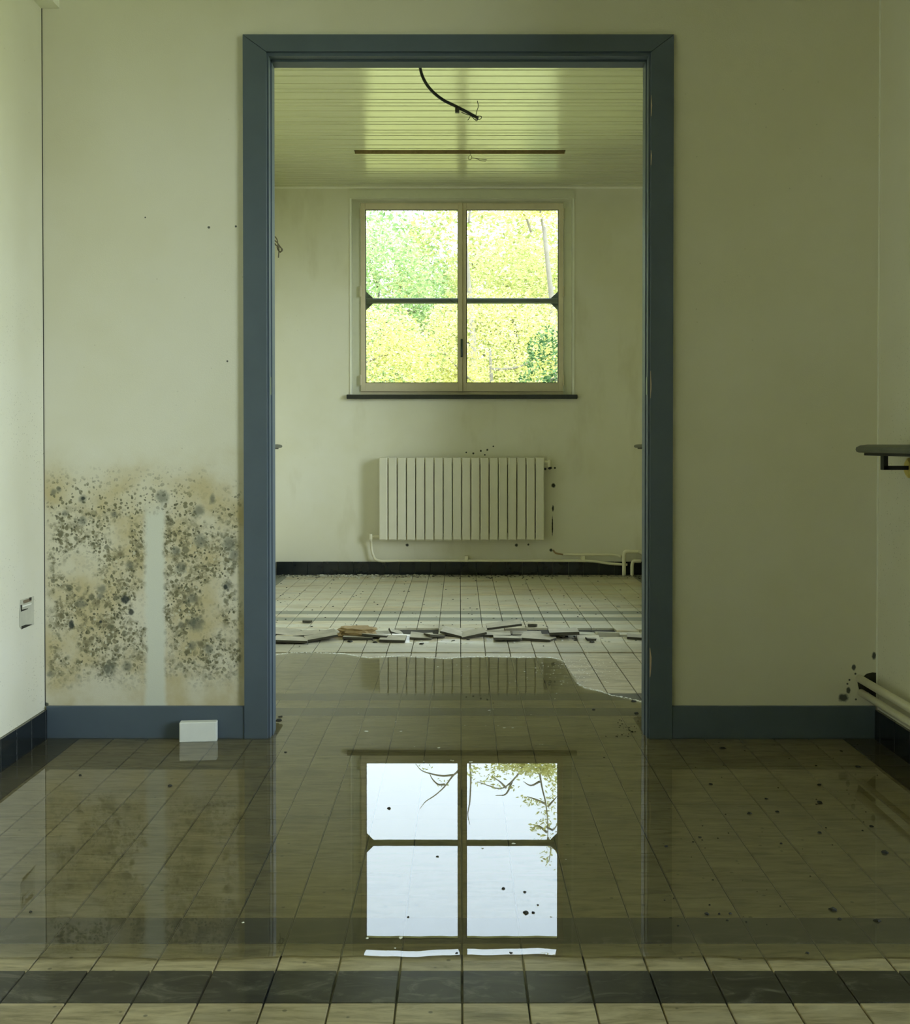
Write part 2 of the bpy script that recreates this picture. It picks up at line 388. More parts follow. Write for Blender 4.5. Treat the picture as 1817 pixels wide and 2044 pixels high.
# door opening
DX0, DX1, DZ = xat(548.5, 1000, YW2), xat(1283, 1000, YW2), zat(133, YW2)
dl, dr, dt = DX0-.02, DX1+.02, DZ+.02
wf = hole_wall('wall_front', M_MOULD, XL, XR, FZ, CZ2+.1, [(dl, dr, FZ, dt)], YW, YW2, 'x')
struct(wf, 'cream painted partition wall with door opening, mould patch low on its left', 'wall')
# windows
WX0, WX1, WZ0, WZ1 = xat(701, 600, YF), xat(1144, 600, YF), zat(788, YF), zat(396, YF)
wb = hole_wall('wall_back', M_FARWALL, XL, XR, FZ, CZ2+.1, [(WX0, WX1, WZ0, WZ1)], YF, YF+.26, 'x')
struct(wb, 'cream far wall behind the radiator, holding the window', 'wall')
SW1 = (-1.6, 2.25, .25, 2.56); SW2 = (3.64, 6.45, .22, 2.65); XW, YST = 2.0, 2.45  # added unseen side windows and bay: light falls off left to right
wl = box('wall_left', M_SIDE, XL-.2, XL, YB, YF+.26, FZ, CZ2+.1); struct(wl, 'cream side wall at the left edge with torn label on it', 'wall')
wr0 = hole_wall('wall_right', M_SIDE, YB, YST, FZ, CZ2+.1, [SW1], XW, XW+.2, 'y'); struct(wr0, 'unseen outer window wall of the added front room bay, right of the viewpoint', 'wall')  # added bay out of view; side light reaches the left, not the right corner
wr1 = box('wall_added_bay', M_SIDE, XR+.2, XW+.2, YST, YST+.2, FZ, CZ2+.1); struct(wr1, 'short unseen return wall of the added window bay', 'wall')
wr = hole_wall('wall_right', M_SIDE, YST, YF+.26, FZ, CZ2+.1, [SW2], XR, XR+.2, 'y'); struct(wr, 'cream side wall at the right edge carrying rail and pipes', 'wall')
wn_ = hole_wall('wall_rear', M_SIDE, XL-.2, XW+.2, FZ, CZ2+.1, [], YB-.2, YB, 'x'); struct(wn_, 'cream wall behind the viewpoint', 'wall')
c1 = box('ceiling', M_CEIL, XL, XW, YB, YW, CZ1, CZ1+.05); struct(c1, 'plain painted ceiling of the front room', 'ceiling')
# corner box under the ceiling, left
cbx = box('trim_1', M_WHITE, XL, xat(119, 17, YW), 1.2, YW-.001, zat(17, YW), CZ1); struct(cbx, 'boxed pipe casing along the ceiling in the left corner', 'trim')
# thin caulk bead in the right corner, dark strip in the left
cx = box('trim_2', M_WHITE, XR-.004, XR, YW-.005, YW, .11, CZ1); struct(cx, 'thin pale corner bead at the right wall', 'trim')
cx = box('trim_3', M_SLATE, XL, XL+.0022, YW-.0015, YW, .10, zat(17, YW)); struct(cx, 'thin dark strip in the left corner', 'trim')

# far ceiling: boards as pieces
c2 = box('ceiling', M_DARKHOLE, XL, XR, YW2, YF, CZ2+.075, CZ2+.10); struct(c2, 'slatted pale ceiling of glossy boards in the far room', 'ceiling')
pat = [.085, .112, .084, .05, .113, .058, .05]
SLOT0, SLOT1 = 6.645, 6.725; SXa, SXb = -.655, .655
y = 5.222
edges = [y]; i = 0
while y < YF: y += pat[i % 7]; edges.append(y); i += 1
y = 5.222; i = 6
while y > YW2: y -= pat[i % 7]; edges.insert(0, y); i -= 1
edges = [min(max(e, YW2), YF) for e in edges]; edges = sorted(set(edges))
# slot edges replace the nearest ones
edges = [e for e in edges if not (SLOT0-.03 < e < SLOT1+.03)] + [SLOT0, SLOT1]; edges.sort()
def board(x0, x1, y0, y1):
    m = MB().prism([(y0+.0035, CZ2+.006), (y0+.007, CZ2), (y1-.007, CZ2), (y1-.0035, CZ2+.006), (y1-.0035, CZ2+.012), (y0+.0035, CZ2+.012)], x0, x1, 'x')
    return m.build('board', M_BOARD, c2)
for a, b in zip(edges[:-1], edges[1:]):
    if b-a < .02: continue
    if abs(a-SLOT0) < 1e-6:
        board(XL, SXa, a, b); board(SXb, XR, a, b)
    else: board(XL, XR, a, b)
gap = box('gap_backing', M_DARKHOLE, XL, XR, YW2, SLOT0-.0, CZ2+.012, CZ2+.02, c2)
gap = box('gap_backing', M_DARKHOLE, XL, XR, SLOT1, YF, CZ2+.012, CZ2+.02, c2)
box('slot_lining', M_SPONGE, SXa, SXb, SLOT1-.004, SLOT1, CZ2, CZ2+.075, c2)
cv = box('trim_4', M_WHITE, XL, XR, YF-.012, YF, CZ2-.012, CZ2); struct(cv, 'narrow pale moulding where the far wall meets the boards', 'trim')

# ------------------------------------------------------------ floor
fb = box('floor', M_GROUT, XL, XR, YB, YF, -.05, -.0075); bayf = box('added_bay_floor', M_TILE, XR, XW, YB, YST, -.05, 0, fb); struct(fb, 'tiled floor of marbled beige tiles with dark double bands', 'floor')
UZ = -.0035                                 # tile tops below the water
Y0A = 2.0997 - 34*TW*0
def tile_box(m, x0, x1, y0, y1, z, tilt=(0, 0), zb=-.012):
    g = .0016; x0 += g; x1 -= g; y0 += g*.4; y1 -= g*.4; ch = .0012
    def zz(a, b): return z + tilt[0]*(a-(x0+x1)/2) + tilt[1]*(b-(y0+y1)/2)
    vs = [(x0,y0,zb),(x1,y0,zb),(x1,y1,zb),(x0,y1,zb)] + [(a,b,zz(a,b)-ch) for a,b in ((x0,y0),(x1,y0),(x1,y1),(x0,y1))] + \
         [(a,b,zz(a,b)) for a,b in ((x0+ch,y0+ch),(x1-ch,y0+ch),(x1-ch,y1-ch),(x0+ch,y1-ch))]
    m.add(vs, [(0,1,5,4),(1,2,6,5),(2,3,7,6),(3,0,4,7),(4,5,9,8),(5,6,10,9),(6,7,11,10),(7,4,8,11),(8,9,10,11)])
cols = [(XL, GX-11*TW)] + [(GX+k*TW, GX+(k+1)*TW) for k in range(-11, 11)] + [(GX+11*TW, XR)]
rows = []
def yrow(k): return 2.0997 + k*TW
YTH0 = yrow(14)                               # 3.64
kk = math.floor((YB-2.0997)/TW)+1
for k in range(kk, 14): rows.append((yrow(k), yrow(k+1), 'B' if k in (-1, -3) else 'A'))
rows.insert(0, (YB, yrow(kk), 'A'))
YFAR0 = 3.668
rows.append((YTH0, YFAR0, 'A'))
r0 = YFAR0
for k in range(13): rows.append((r0+k*TW, r0+(k+1)*TW, 'B' if k in (0, 2) else 'A'))
BK0, BK1 = r0+13*TW, 5.164                   # buckle gap
for k in range(22): rows.append((BK1+k*TW, min(BK1+(k+1)*TW, YF), 'B' if k in (4, 6) else 'A'))
light_far, dark_far = MB(), MB(); light_near, dark_near = MB(), MB()
npart = 0
buckle_skip = set()
for (ya, yb, kind) in rows:
    for ci, (xa, xb) in enumerate(cols):
        dark = kind == 'B' or ci in (0, len(cols)-1)
        z = UZ
        if ya > 4.70: z = .0016 + (.0 if ya < 5 else .001)
        if 5.0 < ya < 5.16: z = .003
        if yb < 1.95: z = .0003
        if ya > 7.65: continue
        tl = (random.uniform(-.006, .006), random.uniform(-.006, .006)) if ya > 4.7 else (random.uniform(-.002, .002), random.uniform(-.002, .002))
        if 4.93 < ya < 5.28 and not dark:
            # heaved tiles next to the ridge
            k_ = random.uniform(.25, 1); z += .011*k_; tl = (random.uniform(-.05, .05), (.20 if ya < 5.12 else -.20)*k_)
            if ya > 5.1 and random.random() < .45 and abs(xa) < 1.15: continue
        cx_, cy_ = (xa+xb)/2, (ya+yb)/2
        vis = cy_ > 1.70 and abs(cx_) < .425*cy_ + .06
        if vis and cy_ < 3.33:
            m = MB(); tile_box(m, xa, xb, ya, yb, z, tl)
            m.build('tile', M_DTILE if dark else M_TILE, fb); npart += 1
        elif cy_ < 3.5: tile_box(dark_near if dark else light_near, xa, xb, ya, yb, z, tl)
        else: tile_box(dark_far if dark else light_far, xa, xb, ya, yb, z, tl)
print('tile parts', npart)
for m, nm, mt in ((light_near, 'tile_field', M_TILE), (dark_near, 'tile_field', M_DTILE), (light_far, 'tile_field', M_TILE), (dark_far, 'tile_field', M_DTILE)):
    o = m.build(nm, mt, fb); o['kind'] = 'stuff'

# ------------------------------------------------------------ water
shore = [(XL-.0, 4.78)] + [fl(u, v)[:2] for u, v in ((500,1306),(552,1307),(580,1303),(610,1302),(650,1303),(690,1305),(715,1309),(735,1313),(760,1311),(800,1309),(850,1312),(890,1314),(930,1311),(980,1310),(1040,1312),(1100,1312),(1120,1316),(1128,1324),(1121,1334),(1132,1340),(1127,1352),(1150,1362),(1166,1372),(1195,1378),(1222,1388),(1250,1392),(1285,1402),(1320,1408))] + [(XR, 3.92)]
xs = np.linspace(XL, XR, 133)
sx_ = [p[0] for p in shore]; sy_ = [p[1] for p in shore]
def near_shore(X): return 1.930 + .005*math.sin(X*5+1.2) + .003*math.sin(X*17) + .0022*math.sin(X*41+2) + .0014*math.sin(X*97)
m = MB()
# polygon: fan strips in columns. far edge is followed by sorting x
far = []
cur = -9
for p in shore:
    if p[0] > cur+1e-4: far.append(p); cur = p[0]
fx = [p[0] for p in far]; fy = [p[1] for p in far]
prof = [(0.0, .0008), (.007, .00048), (.014, .0002), (.021, .00004), (.028, 0.0)]
ncol = len(xs); vs = []
for X in xs:
    ys = near_shore(X)
    for d, z in prof: vs.append((X, ys+d, z))
    yf = float(np.interp(X, fx, fy)) + .006*math.sin(X*60) + .004*math.sin(X*23+1)
    for t in (.25, .5, .75, 1): vs.append((X, ys+.03+(yf-ys-.03)*t, 0))
npz = len(prof)+4
fs = [(i*npz+j, (i+1)*npz+j, (i+1)*npz+j+1, i*npz+j+1) for i in range(ncol-1) for j in range(npz-1)]
water = MB().add(vs, fs).build('floodwater', M_WATER, smooth=True)
face_up(water)
tag(water, 'still shallow sheet of floodwater mirroring the window across the doorway floor', 'water', kind='stuff')
vs = []
for X in xs:
    for t in (0, .02, .3, 1): vs.append((X, near_shore(X) + (YB+.05-near_shore(X))*t, .0008))
film = MB().add(vs, [(i*4+j, i*4+j+1, (i+1)*4+j+1, (i+1)*4+j) for i in range(ncol-1) for j in range(3)]).build('wet_film', M_FILM, smooth=True)
face_up(film)
tag(film, 'thin wet film on the nearest rows of floor tiles in front of the pool', 'water', kind='stuff')

# ------------------------------------------------------------ skirting
def skirt_x(name, y0, x0, x1, lab):      # along x on the far wall
    base = box(name, M_GROUTD, x0, x1, y0-.008, y0, FZ, .094); struct(base, lab, 'skirting')
    k = 0; xx = GX+.02-12*TW
    while xx < x1:
        a, b = max(x0, xx)+.0011, min(x1, xx+.1087)-.0011
        if b-a > .01: MB().box(a, b, y0-.0125, y0-.007, -.01, .0965-random.random()*.0012, .0008).build('tile', M_BLACKTILE, base)
        xx += .1087
def skirt_y(name, x0, sgn, y0, y1, lab, ph=0):
    a0, a1 = (x0, x0+sgn*.008); a0, a1 = min(a0, a1), max(a0, a1)
    base = box(name, M_GROUTD, a0, a1, y0, y1, FZ, .089); struct(base, lab, 'skirting')
    yy = y0+ph
    while yy < y1-.01:
        p, q = yy+.0011, min(y1, yy+.11)-.0011
        b0, b1 = x0+sgn*.007, x0+sgn*.0125
        MB().box(min(b0,b1), max(b0,b1), p, q, -.01, .091-random.random()*.0012, .0008).build('tile', M_BLACKTILE, base)
        yy += .11
skirt_x('baseboard_back', YF, XL+.013, XR-.013, 'black tile skirting under the radiator on the far wall')
skirt_y('baseboard_left', XL, 1, 1.6, YW-.013, 'black tile skirting along the left wall of the front room')
skirt_y('baseboard_right', XR, -1, YST, YW-.013, 'black tile skirting along the right wall under the pipes')
skirt_y('baseboard_left', XL, 1, YW2+.013, YF-.013, 'black tile skirting along the left wall of the far room')
skirt_y('baseboard_right', XR, -1, YW2+.013, YF-.013, 'black tile skirting along the right wall of the far room')
BT = zat(1408, YW)
CX0, CX1 = xat(486.5, 800, YW-.014), xat(1343.5, 800, YW-.014)
m = MB().box(xat(95, 1440, YW), CX0, YW-.012, YW, -.03, BT, .002).build('baseboard_front', M_CASING); struct(m, 'blue-grey painted board low on the wall left of the doorway', 'baseboard')
m = MB().box(CX1, xat(1746, 1440, YW), YW-.012, YW, -.03, BT, .002).build('baseboard_front', M_CASING); struct(m, 'blue-grey painted board low on the wall right of the doorway', 'baseboard')

# ------------------------------------------------------------ door frame
df = empty('door_1', (0, YW, 0)); struct(df, 'blue-grey painted wooden door frame without a door', 'door frame')
def dpart(m, name, mat=M_CASING):
    m.v = [(a, b-YW, c) for a, b, c in m.v]; return m.build(name, mat, df)
CT = zat(69.5, YW-.014); IX0, IX1, IT = DX0-.006, DX1+.006, DZ+.010
def casing(pts): return MB().prism(pts, YW-.016, YW)
g = .0009
dpart(casing([(CX0, -.03), (IX0, -.03), (IX0, IT-g), (CX0, CT-g)]), 'casing')
dpart(casing([(IX1, -.03), (CX1, -.03), (CX1, CT-g), (IX1, IT-g)]), 'casing')
dpart(casing([(IX0, IT+g), (IX1, IT+g), (CX1, CT+g), (CX0, CT+g)]), 'head_casing')
dpart(MB().box(dl, DX0, YW-.004, YW2+.012, -.03, dt), 'jamb')
dpart(MB().box(DX1, dr, YW-.004, YW2+.012, -.03, dt), 'jamb')
dpart(MB().box(DX0, DX1, YW-.004, YW2+.012, DZ, dt), 'head_jamb')
dpart(MB().box(DX0, DX0+.0035, YW+.03, YW+.055, -.03, DZ), 'stop_strip'); dpart(MB().box(DX1-.0035, DX1, YW+.03, YW+.055, -.03, DZ), 'stop_strip')
dpart(MB().box(DX0, DX1, YW+.03, YW+.055, DZ-.006, DZ), 'stop_strip')
for s_ in (0, 1):
    dpart(MB().box(CX0 if s_ == 0 else IX1, IX0 if s_ == 0 else CX1, YW2, YW2+.014, -.03, CT), 'rear_casing')
dpart(MB().box(CX0, CX1, YW2, YW2+.014, IT, CT), 'rear_casing')
z0, z1 = zat(788, YW), zat(752, YW)
p_ = dpart(MB().box(DX0-.0005, DX0+.0015, YW+.004, YW+.026, z0, z1, .0006), 'strike_plate', M_ALU)
p_ = dpart(MB().box(DX1-.0015, DX1+.0005, YW+.004, YW+.026, z0, z1, .0006), 'strike_plate', M_ALU)
def chip(x_, v0, v1, w, nm='paint_chip'):
    n = 7; L = []; Rr = []
    for i in range(n):
        t = i/(n-1); z = zat(v0+(v1-v0)*t, YW-.016); ww = w*math.sin(math.pi*min(max(t, .06), .94))*random.uniform(.6, 1.1)
        L.append((x_-.0004, z)); Rr.append((x_+ww, z))
    dpart(MB().prism(L + Rr[::-1], YW-.0168, YW-.0155), nm, M_RAWWOOD)
chip(IX1, 740, 795, .004); chip(IX1, 1293, 1352, .006); chip(IX1, 190, 232, .004); chip(IX1, 300, 330, .003)

# ------------------------------------------------------------ windows
def window(name, loc, rz, w, h, lab, detail=True):
    """origin: middle bottom of the opening on the room face; +y goes outwards"""
    r = empty(name, loc, rz); struct(r, lab, 'window')
    hw = w/2; yf = .085
    P = lambda nm, mat, *a, **k: box(nm, mat, *a, r, **k)
    # reveal lining
    P('reveal_lining', M_REVEAL, -hw, -hw+.004, .0, .26, 0, h); P('reveal_lining', M_REVEAL, hw-.004, hw, .0, .26, 0, h)
    P('reveal_lining', M_REVEAL, -hw, hw, .0, .26, h-.004, h)
    P('lit_edge_strip', M_WHITE, -hw-.008, -hw+.004, -.006, .004, 0, h+.0); P('lit_edge_strip', M_WHITE, hw-.004, hw+.010, -.006, .004, 0, h+.0)  # white strips paint the light on the reveal edges
    P('lintel_board', M_REVEAL, -hw-.008, hw+.010, -.010, 0, h, h+.058)
    # outer frame
    f0 = .062; fx0, fx1 = -hw+f0, hw-f0
    ft = h-.016
    P('frame_post', M_REVEAL, -hw+.004, fx0-.004, yf, yf+.06, 0, h-.004)
    P('frame_post', M_REVEAL, fx1+.004, hw-.004, yf, yf+.06, 0, h-.004)
    P('frame_head', M_REVEAL, fx0-.004, fx1+.004, yf, yf+.06, ft+.002, h-.004)
    P('frame_foot', M_CREAM, fx0-.004, fx1+.004, yf, yf+.06, 0.0, .030)
    # two sashes
    gz0, gz1 = .088, ft-.044
    def sash(x0, x1, gx0, gx1, lab):
        a = lambda nm, *q: MB().box(*q, .002).build(nm, M_CREAM, r)
        a('sash_stile', x0, gx0, yf-.012, yf+.04, .026, ft); a('sash_stile', gx1, x1, yf-.012, yf+.04, .026, ft)
        a('sash_rail', gx0, gx1, yf-.012, yf+.04, .026, gz0); a('sash_rail', gx0, gx1, yf-.012, yf+.04, gz1, ft)
        b = .005
        for q in ((gx0, gx0+b, gz0, gz1), (gx1-b, gx1, gz0, gz1), (gx0, gx1, gz0, gz0+b), (gx0, gx1, gz1-b, gz1)):
            box('putty_bead', M_SLATE, q[0], q[1], yf+.006, yf+.014, q[2], q[3], r)
        box('pane', M_GLASS, gx0, gx1, yf+.009, yf+.012, gz0, gz1, r)
    gl, gr = fx0+.032, fx1-.032
    sash(fx0, .0015, gl, -.027, ''); sash(.0015, fx1, .031, gr, '')
    MB().box(-.028, .004, yf-.022, yf-.012, .026, ft, .002).build('meeting_strip', M_CREAM, r)
    # latch
    MB().box(-.010, .006, yf-.034, yf-.022, .27, .40, .002).build('latch_plate', M_GREENBAR, r)
    MB().tube([(-.002, yf-.034, .34), (-.002, yf-.05, .34), (-.002, yf-.052, .28)], .005, 8).build('latch_handle', M_GREENBAR, r)
    for s_ in (-1, 1):
        for zc in (.07, h*.5+.01, h-.13):
            MB().tube([(s_*(hw-f0-.004+.004), yf-.016, zc), (s_*(hw-f0), yf-.016, zc+.075)], .007, 8).build('hinge', M_CREAM, r)
    # guard bar outside
    zb = h*.494; th = .021
    m = MB(); m.tube([(gl-.02, yf+.075, zb), (gr+.02, yf+.075, zb)], th, 10)
    m.build('guard_bar', M_GREENBAR, r, smooth=True)
    for s_, ex in ((1, gl-.012), (-1, gr+.012)):
        MB().prism([(ex, zb-.066), (ex+s_*.012, zb-.066), (ex+s_*.058, zb-.022), (ex+s_*.058, zb+.022), (ex+s_*.012, zb+.066), (ex, zb+.066)], yf+.072, yf+.080).build('bar_bracket', M_GREENBAR, r)
    # sill
    MB().box(-hw-.03, hw+.03, -.035, yf, -.030, 0.0, .003).build('sill', M_SLATE, r)
    P('outer_sill', M_SLATE, -hw, hw, yf+.06, .30, -.03, 0)
    return r
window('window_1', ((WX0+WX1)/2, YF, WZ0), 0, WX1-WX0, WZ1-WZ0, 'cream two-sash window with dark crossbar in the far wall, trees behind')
window('added_window_2', (XR, (SW2[0]+SW2[1])/2, SW2[2]), R(-90), SW2[1]-SW2[0], SW2[3]-SW2[2], 'unseen side window added for light in the right wall of the far room')  # added opening, unseen; lights the far room from the right
window('added_window_3', (XW, (SW1[0]+SW1[1])/2, SW1[2]), R(-90), SW1[1]-SW1[0], SW1[3]-SW1[2], 'unseen side window added for light in the right wall of the front room')  # added opening, unseen; lights the left side of the front room
portal('portal_1', (0, YF+.27, (WZ0+WZ1)/2), (R(-90), 0, 0), WX1-WX0, WZ1-WZ0)
portal('portal_2', (XR+.22, (SW2[0]+SW2[1])/2, (SW2[2]+SW2[3])/2), (0, R(90), 0), SW2[3]-SW2[2], SW2[1]-SW2[0])
portal('portal_3', (XW+.22, (SW1[0]+SW1[1])/2, (SW1[2]+SW1[3])/2), (0, R(90), 0), SW1[3]-SW1[2], SW1[1]-SW1[0])

# ------------------------------------------------------------ radiator
RY = YF-.105
ra = empty('radiator', (0, RY, 0)); tag(ra, 'cream column radiator of eighteen flat sections under the far window', 'radiator')
rx0, rx1 = xat(756, 1000, RY), xat(1087.5, 1000, RY); rz0, rz1 = zat(1079, RY), zat(912, RY)
n = 18; sw = (rx1-rx0)/n
m = MB(); a = sw/2-.0034
pts = []
D = .08
prof_s = [(-a, .006), (-a+.005, 0), (a-.005, 0), (a, .006), (a, .016), (a*.6, .02), (a*.6, .04), (a*1.08, .044), (a*1.08, D), (-a*1.08, D), (-a*1.08, .044), (-a*.6, .04), (-a*.6, .02), (-a, .016)]
H_ = rz1-rz0
m.prism(prof_s, 0.008, H_-.006, 'z')
m.add([(-a,.006,.008),(-a+.005,0,.008),(a-.005,0,.008),(a,.006,.008),(-a+.003,.012,0),(a-.003,.012,0)], [(0,4,5,3,2,1)])
m.tube([(-sw/2, D*.5, .04), (sw/2, D*.5, .04)], .02, 10); m.tube([(-sw/2, D*.5, H_-.04), (sw/2, D*.5, H_-.04)], .02, 10)
s0 = m.build('section', M_RAD, ra); s0.location = (rx0+sw*.5, 0, rz0)
for i in range(1, n):
    c_ = s0.copy(); COL.objects.link(c_); c_.parent = ra; c_.location = (rx0+sw*(i+.5), random.uniform(-.0012, .0012), rz0+random.uniform(-.001, .001))
for u in (813, 1031):
    X = xat(u, 1088, RY+.05); MB().box(X-.012, X+.012, .03, .105, rz0+.03, rz0+.05).build('bracket', M_BLACK, ra)
vx = xat(1096, 920, YF-.05); vz = zat(922, YF-.05)
MB().tube([(rx1-.005, .045, vz), (vx, .045, vz)], .012, 10).tube([(vx, .045, vz-.035), (vx, .045, vz+.015)], .013, 10).build('valve', M_PIPE, ra)
MB().tube([(vx, .0, vz-.045), (vx, .045, vz-.045)], .008, 8).tube([(vx-.025, .06, vz-.05), (vx-.025, .085, vz-.05)], .009, 8).build('valve_stub', M_BLACK, ra)
lz = zat(1071, YF-.05); lx = xat(741, 1071, YF-.05)
MB().tube([(lx-.006, .05, lz), (rx0+.01, .05, lz)], .011, 10).tube([(lx, .05, lz-.02), (lx, .05, lz+.02)], .014, 10).build('return_fitting', M_PIPE, ra)

# pipes
py = YF-.035; PR = .0095
def tubeobj(name, path, r, mat, label, cat, smooth=True, group=None, n=10):
    o = MB().tube(path, r, n).build(name, mat, smooth=smooth); return tag(o, label, cat, group)
zl = zat(1119, py)
ppath = smooth_path([(lx, YF-.055, lz-.02), (lx, py, zat(1090, py)), (xat(745,1108,py), py, zat(1108, py)), (xat(756,1117,py), py, zl), (xat(800,1119,py), py, zl), (xat(930,1119,py), py, zl), (xat(1120,1119,py), py, zl-.001), (xat(1180,1120,py), py, zat(1120, py)), (xat(1215,1124,py), py-.004, zat(1124.5, py)), (xat(1252,1127,py), py-.008, zat(1127, py))], 5)
p1 = tubeobj('heating_pipe', ppath, PR, M_PIPE, 'thin cream pipe running under the radiator just above black skirting', 'pipe')
for u in (931, 1164):
    X = xat(u, 1115, py); MB().box(X-.013, X+.013, py-.012, YF, zl-.006, zl+.034, .002).build('pipe_clip', M_PIPE, p1)
zu = zat(1107, py)
tubeobj('heating_pipe', smooth_path([(xat(1124,1107,py), py, zu), (xat(1200,1107,py), py, zu), (xat(1230,1107,py), py, zat(1108,py)), (xat(1240,1111,py), py-.015, zat(1111, py))], 5), PR*.95, M_PIPE, 'short cream pipe above skirting right of the radiator, cut off beside rusty stub', 'pipe')
# stub, burnt end
tubeobj('pipe_stub', smooth_path([(xat(1105,1100,py), YF-.012, zat(1099, py)), (xat(1110,1104,py), py, zat(1104, py)), (xat(1124,1107,py), py, zu)], 5), .006, M_SPONGE, 'rusty bent pipe stub right of the radiator at the cut pipe end', 'pipe stub')
# risers
x1_, x2_ = xat(1246, 1120, py-.02), xat(1262, 1130, py-.03)
tubeobj('riser_pipe', smooth_path([(x1_, py-.02, -.004), (x1_, py-.02, .08), (x1_, py-.02, zat(1112, py-.02)), (x1_+.004, py-.02, zat(1104, py-.02)), (x1_+.016, py-.02, zat(1101, py-.02)), (x1_+.05, py-.02, zat(1101, py-.02)), (XR-.04, py-.02, zat(1101, py-.02)), (XR-.04, py-.06, zat(1101, py-.02))], 5), .0135, M_PIPE, 'taller cream riser pipe bending right near the far right corner', 'pipe')
tubeobj('riser_pipe', smooth_path([(x2_, py-.03, -.004), (x2_, py-.03, .05), (x2_, py-.03, zat(1129, py-.03)), (x2_+.004, py-.03, zat(1123, py-.03)), (x2_+.014, py-.03, zat(1120, py-.03)), (x2_+.03, py-.03, zat(1120, py-.03)), (XR-.05, py-.03, zat(1120, py-.03))], 5), .0125, M_PIPE, 'shorter cream riser pipe bending right in front of far right corner', 'pipe')
# right wall pipes in the front room
for (u, v, u2, v2, r_, lb) in ((1717, 1353, 1817, 1414, .0125, 'upper cream pipe of the pair along the right wall'), (1720, 1383, 1817, 1441, .0115, 'lower cream pipe of the pair along the right wall, just over black skirting')):
    pa = at(u, v, YW-.005); Y2 = pa[0]*F/(u2-CU); pb = at(u2, v2, Y2)
    zz = (pa[2]+pb[2])/2
    o = tubeobj('wall_pipe', [(pa[0], YW, zz), (pa[0], 2.8, zz), (pa[0], YST-.02, zz), (pa[0]+.05, YST-.05, zz), (XW, YST-.05, zz)], r_, M_PIPE, lb, 'pipe', n=14)
    for yy in (2.7,): MB().box(pa[0]-.006, XR, yy-.012, yy+.012, zz-.014, zz-.008).build('pipe_clip', M_PIPE, o)
# broken plaster hole round the pipes: flat dark patch paints its shaded inside
X0, Z0 = at(1736, 1358, YW)[0], zat(1358, YW)
hp = [(1722,1352),(1730,1345),(1742,1342),(1751,1343),(1752,1372),(1752,1396),(1742,1390),(1734,1382),(1724,1380),(1715,1376),(1712,1362)]
o = MB().prism([(at(u,v,YW)[0], at(u,v,YW)[2]) for u,v in hp], YW-.0012, YW+.0005).build('dark_hole_patch', M_DIRT, wf)
# far room pipes on right wall
o = tubeobj('wall_pipe', [(XR-.06, YW2, .17), (XR-.06, YF-.09, .17)], .0125, M_PIPE, 'cream pipe along the right wall of the far room', 'pipe')

# ------------------------------------------------------------ rails on the walls
def wall_rail(xw, sgn, y0, y1, label, zt=.928, yb=None, rosette=True):
    """sgn -1: rail sticks out towards -x from a wall at xw"""
    r = empty('wall_rail', (xw, y0, 0)); tag(r, label, 'rail', None)
    w = .158; L = y1-y0
    pr = [(0, zt), (w-.035, zt), (w-.012, zt-.003), (w-.002, zt-.008), (w, zt-.015), (w-.003, zt-.021), (w-.011, zt-.024), (0, zt-.024)]
    MB().prism([(sgn*a, b) for a, b in pr], 0, L).build('rail_board', M_RAIL, r)
    MB().box(*sorted((sgn*.0, sgn*(w-.024))), 0.004, L-.004, zt-.032, zt-.024).build('support_bar', M_BLACK, r)
    for yy in (yb if yb else [L-.05, L*.5, .1]):
        m = MB(); a0 = sgn*.083
        m.prism([(a0-.0065, zt-.032), (a0+.0065, zt-.032), (a0+.0065 + (0 if sgn > 0 else 0), zt-.060), (a0+.0065, zt-.074), (a0-.0065, zt-.074)], yy-.012, yy+.012)
        m.box(*sorted((sgn*.0, sgn*.088)), yy-.012, yy+.012, zt-.074, zt-.062)
        m.build('bracket', M_BLACK, r)
        if rosette:
            MB().tube([(0, yy, zt-.068), (sgn*.012, yy, zt-.068), (sgn*.017, yy, zt-.068)], [.030, .030, .022], 20).build('rosette', M_BRASS, r)
    return r
wall_rail(XR, -1, 2.5, 3.155, 'grey rounded rail board on black bracket at the right edge of the front room', yb=[.63, .12])
wall_rail(XR, -1, 6.62, 7.17, 'rail on the right wall of the far room, its tip showing past the door frame', zt=.928)
wall_rail(XL, 1, 5.8, 6.99, 'rail on the left wall of the far room, its tip showing past the door frame', zt=.928)

# ------------------------------------------------------------ torn label on the left wall
def onleft(u, v):
    X = XL; d = ray(u, v); k = X/d[0]; return (X, d[1]*k, EYE+d[2]*k)
def leftpoly(pts, t0, t1): 
    q = [onleft(u, v) for u, v in pts]; return MB().prism([(p[1], p[2]) for p in q], XL+t0, XL+t1, 'x')
tl = leftpoly([(40,1198),(67,1190),(67,1247),(55,1251),(42,1256),(38,1250),(38,1222)], 0, .0012).build('torn_label', M_PLASTER)
tag(tl, 'torn pale label with dark scraps stuck on the left wall', 'label')
leftpoly([(45,1199),(62,1193),(62,1200),(46,1205)], .0012, .0016).build('printed_strip', simple('faded_brown_print', (.22,.17,.11)), tl)
leftpoly([(57,1193),(62,1192),(62,1197),(58,1199)], .0016, .002).build('black_scrap', M_BLACK, tl)
leftpoly([(40,1208),(43,1207),(43,1217),(55,1214),(54,1216),(41,1221)], .0012, .0018).build('black_scrap', M_BLACK, tl)
leftpoly([(42,1250),(50,1247),(64,1246),(42,1256)], .0012, .0022).build('black_scrap', M_BLACK, tl)
leftpoly([(44,1209),(62,1204),(62,1206),(44,1212)], .0012, .0016).build('white_strip', M_WHITE, tl)

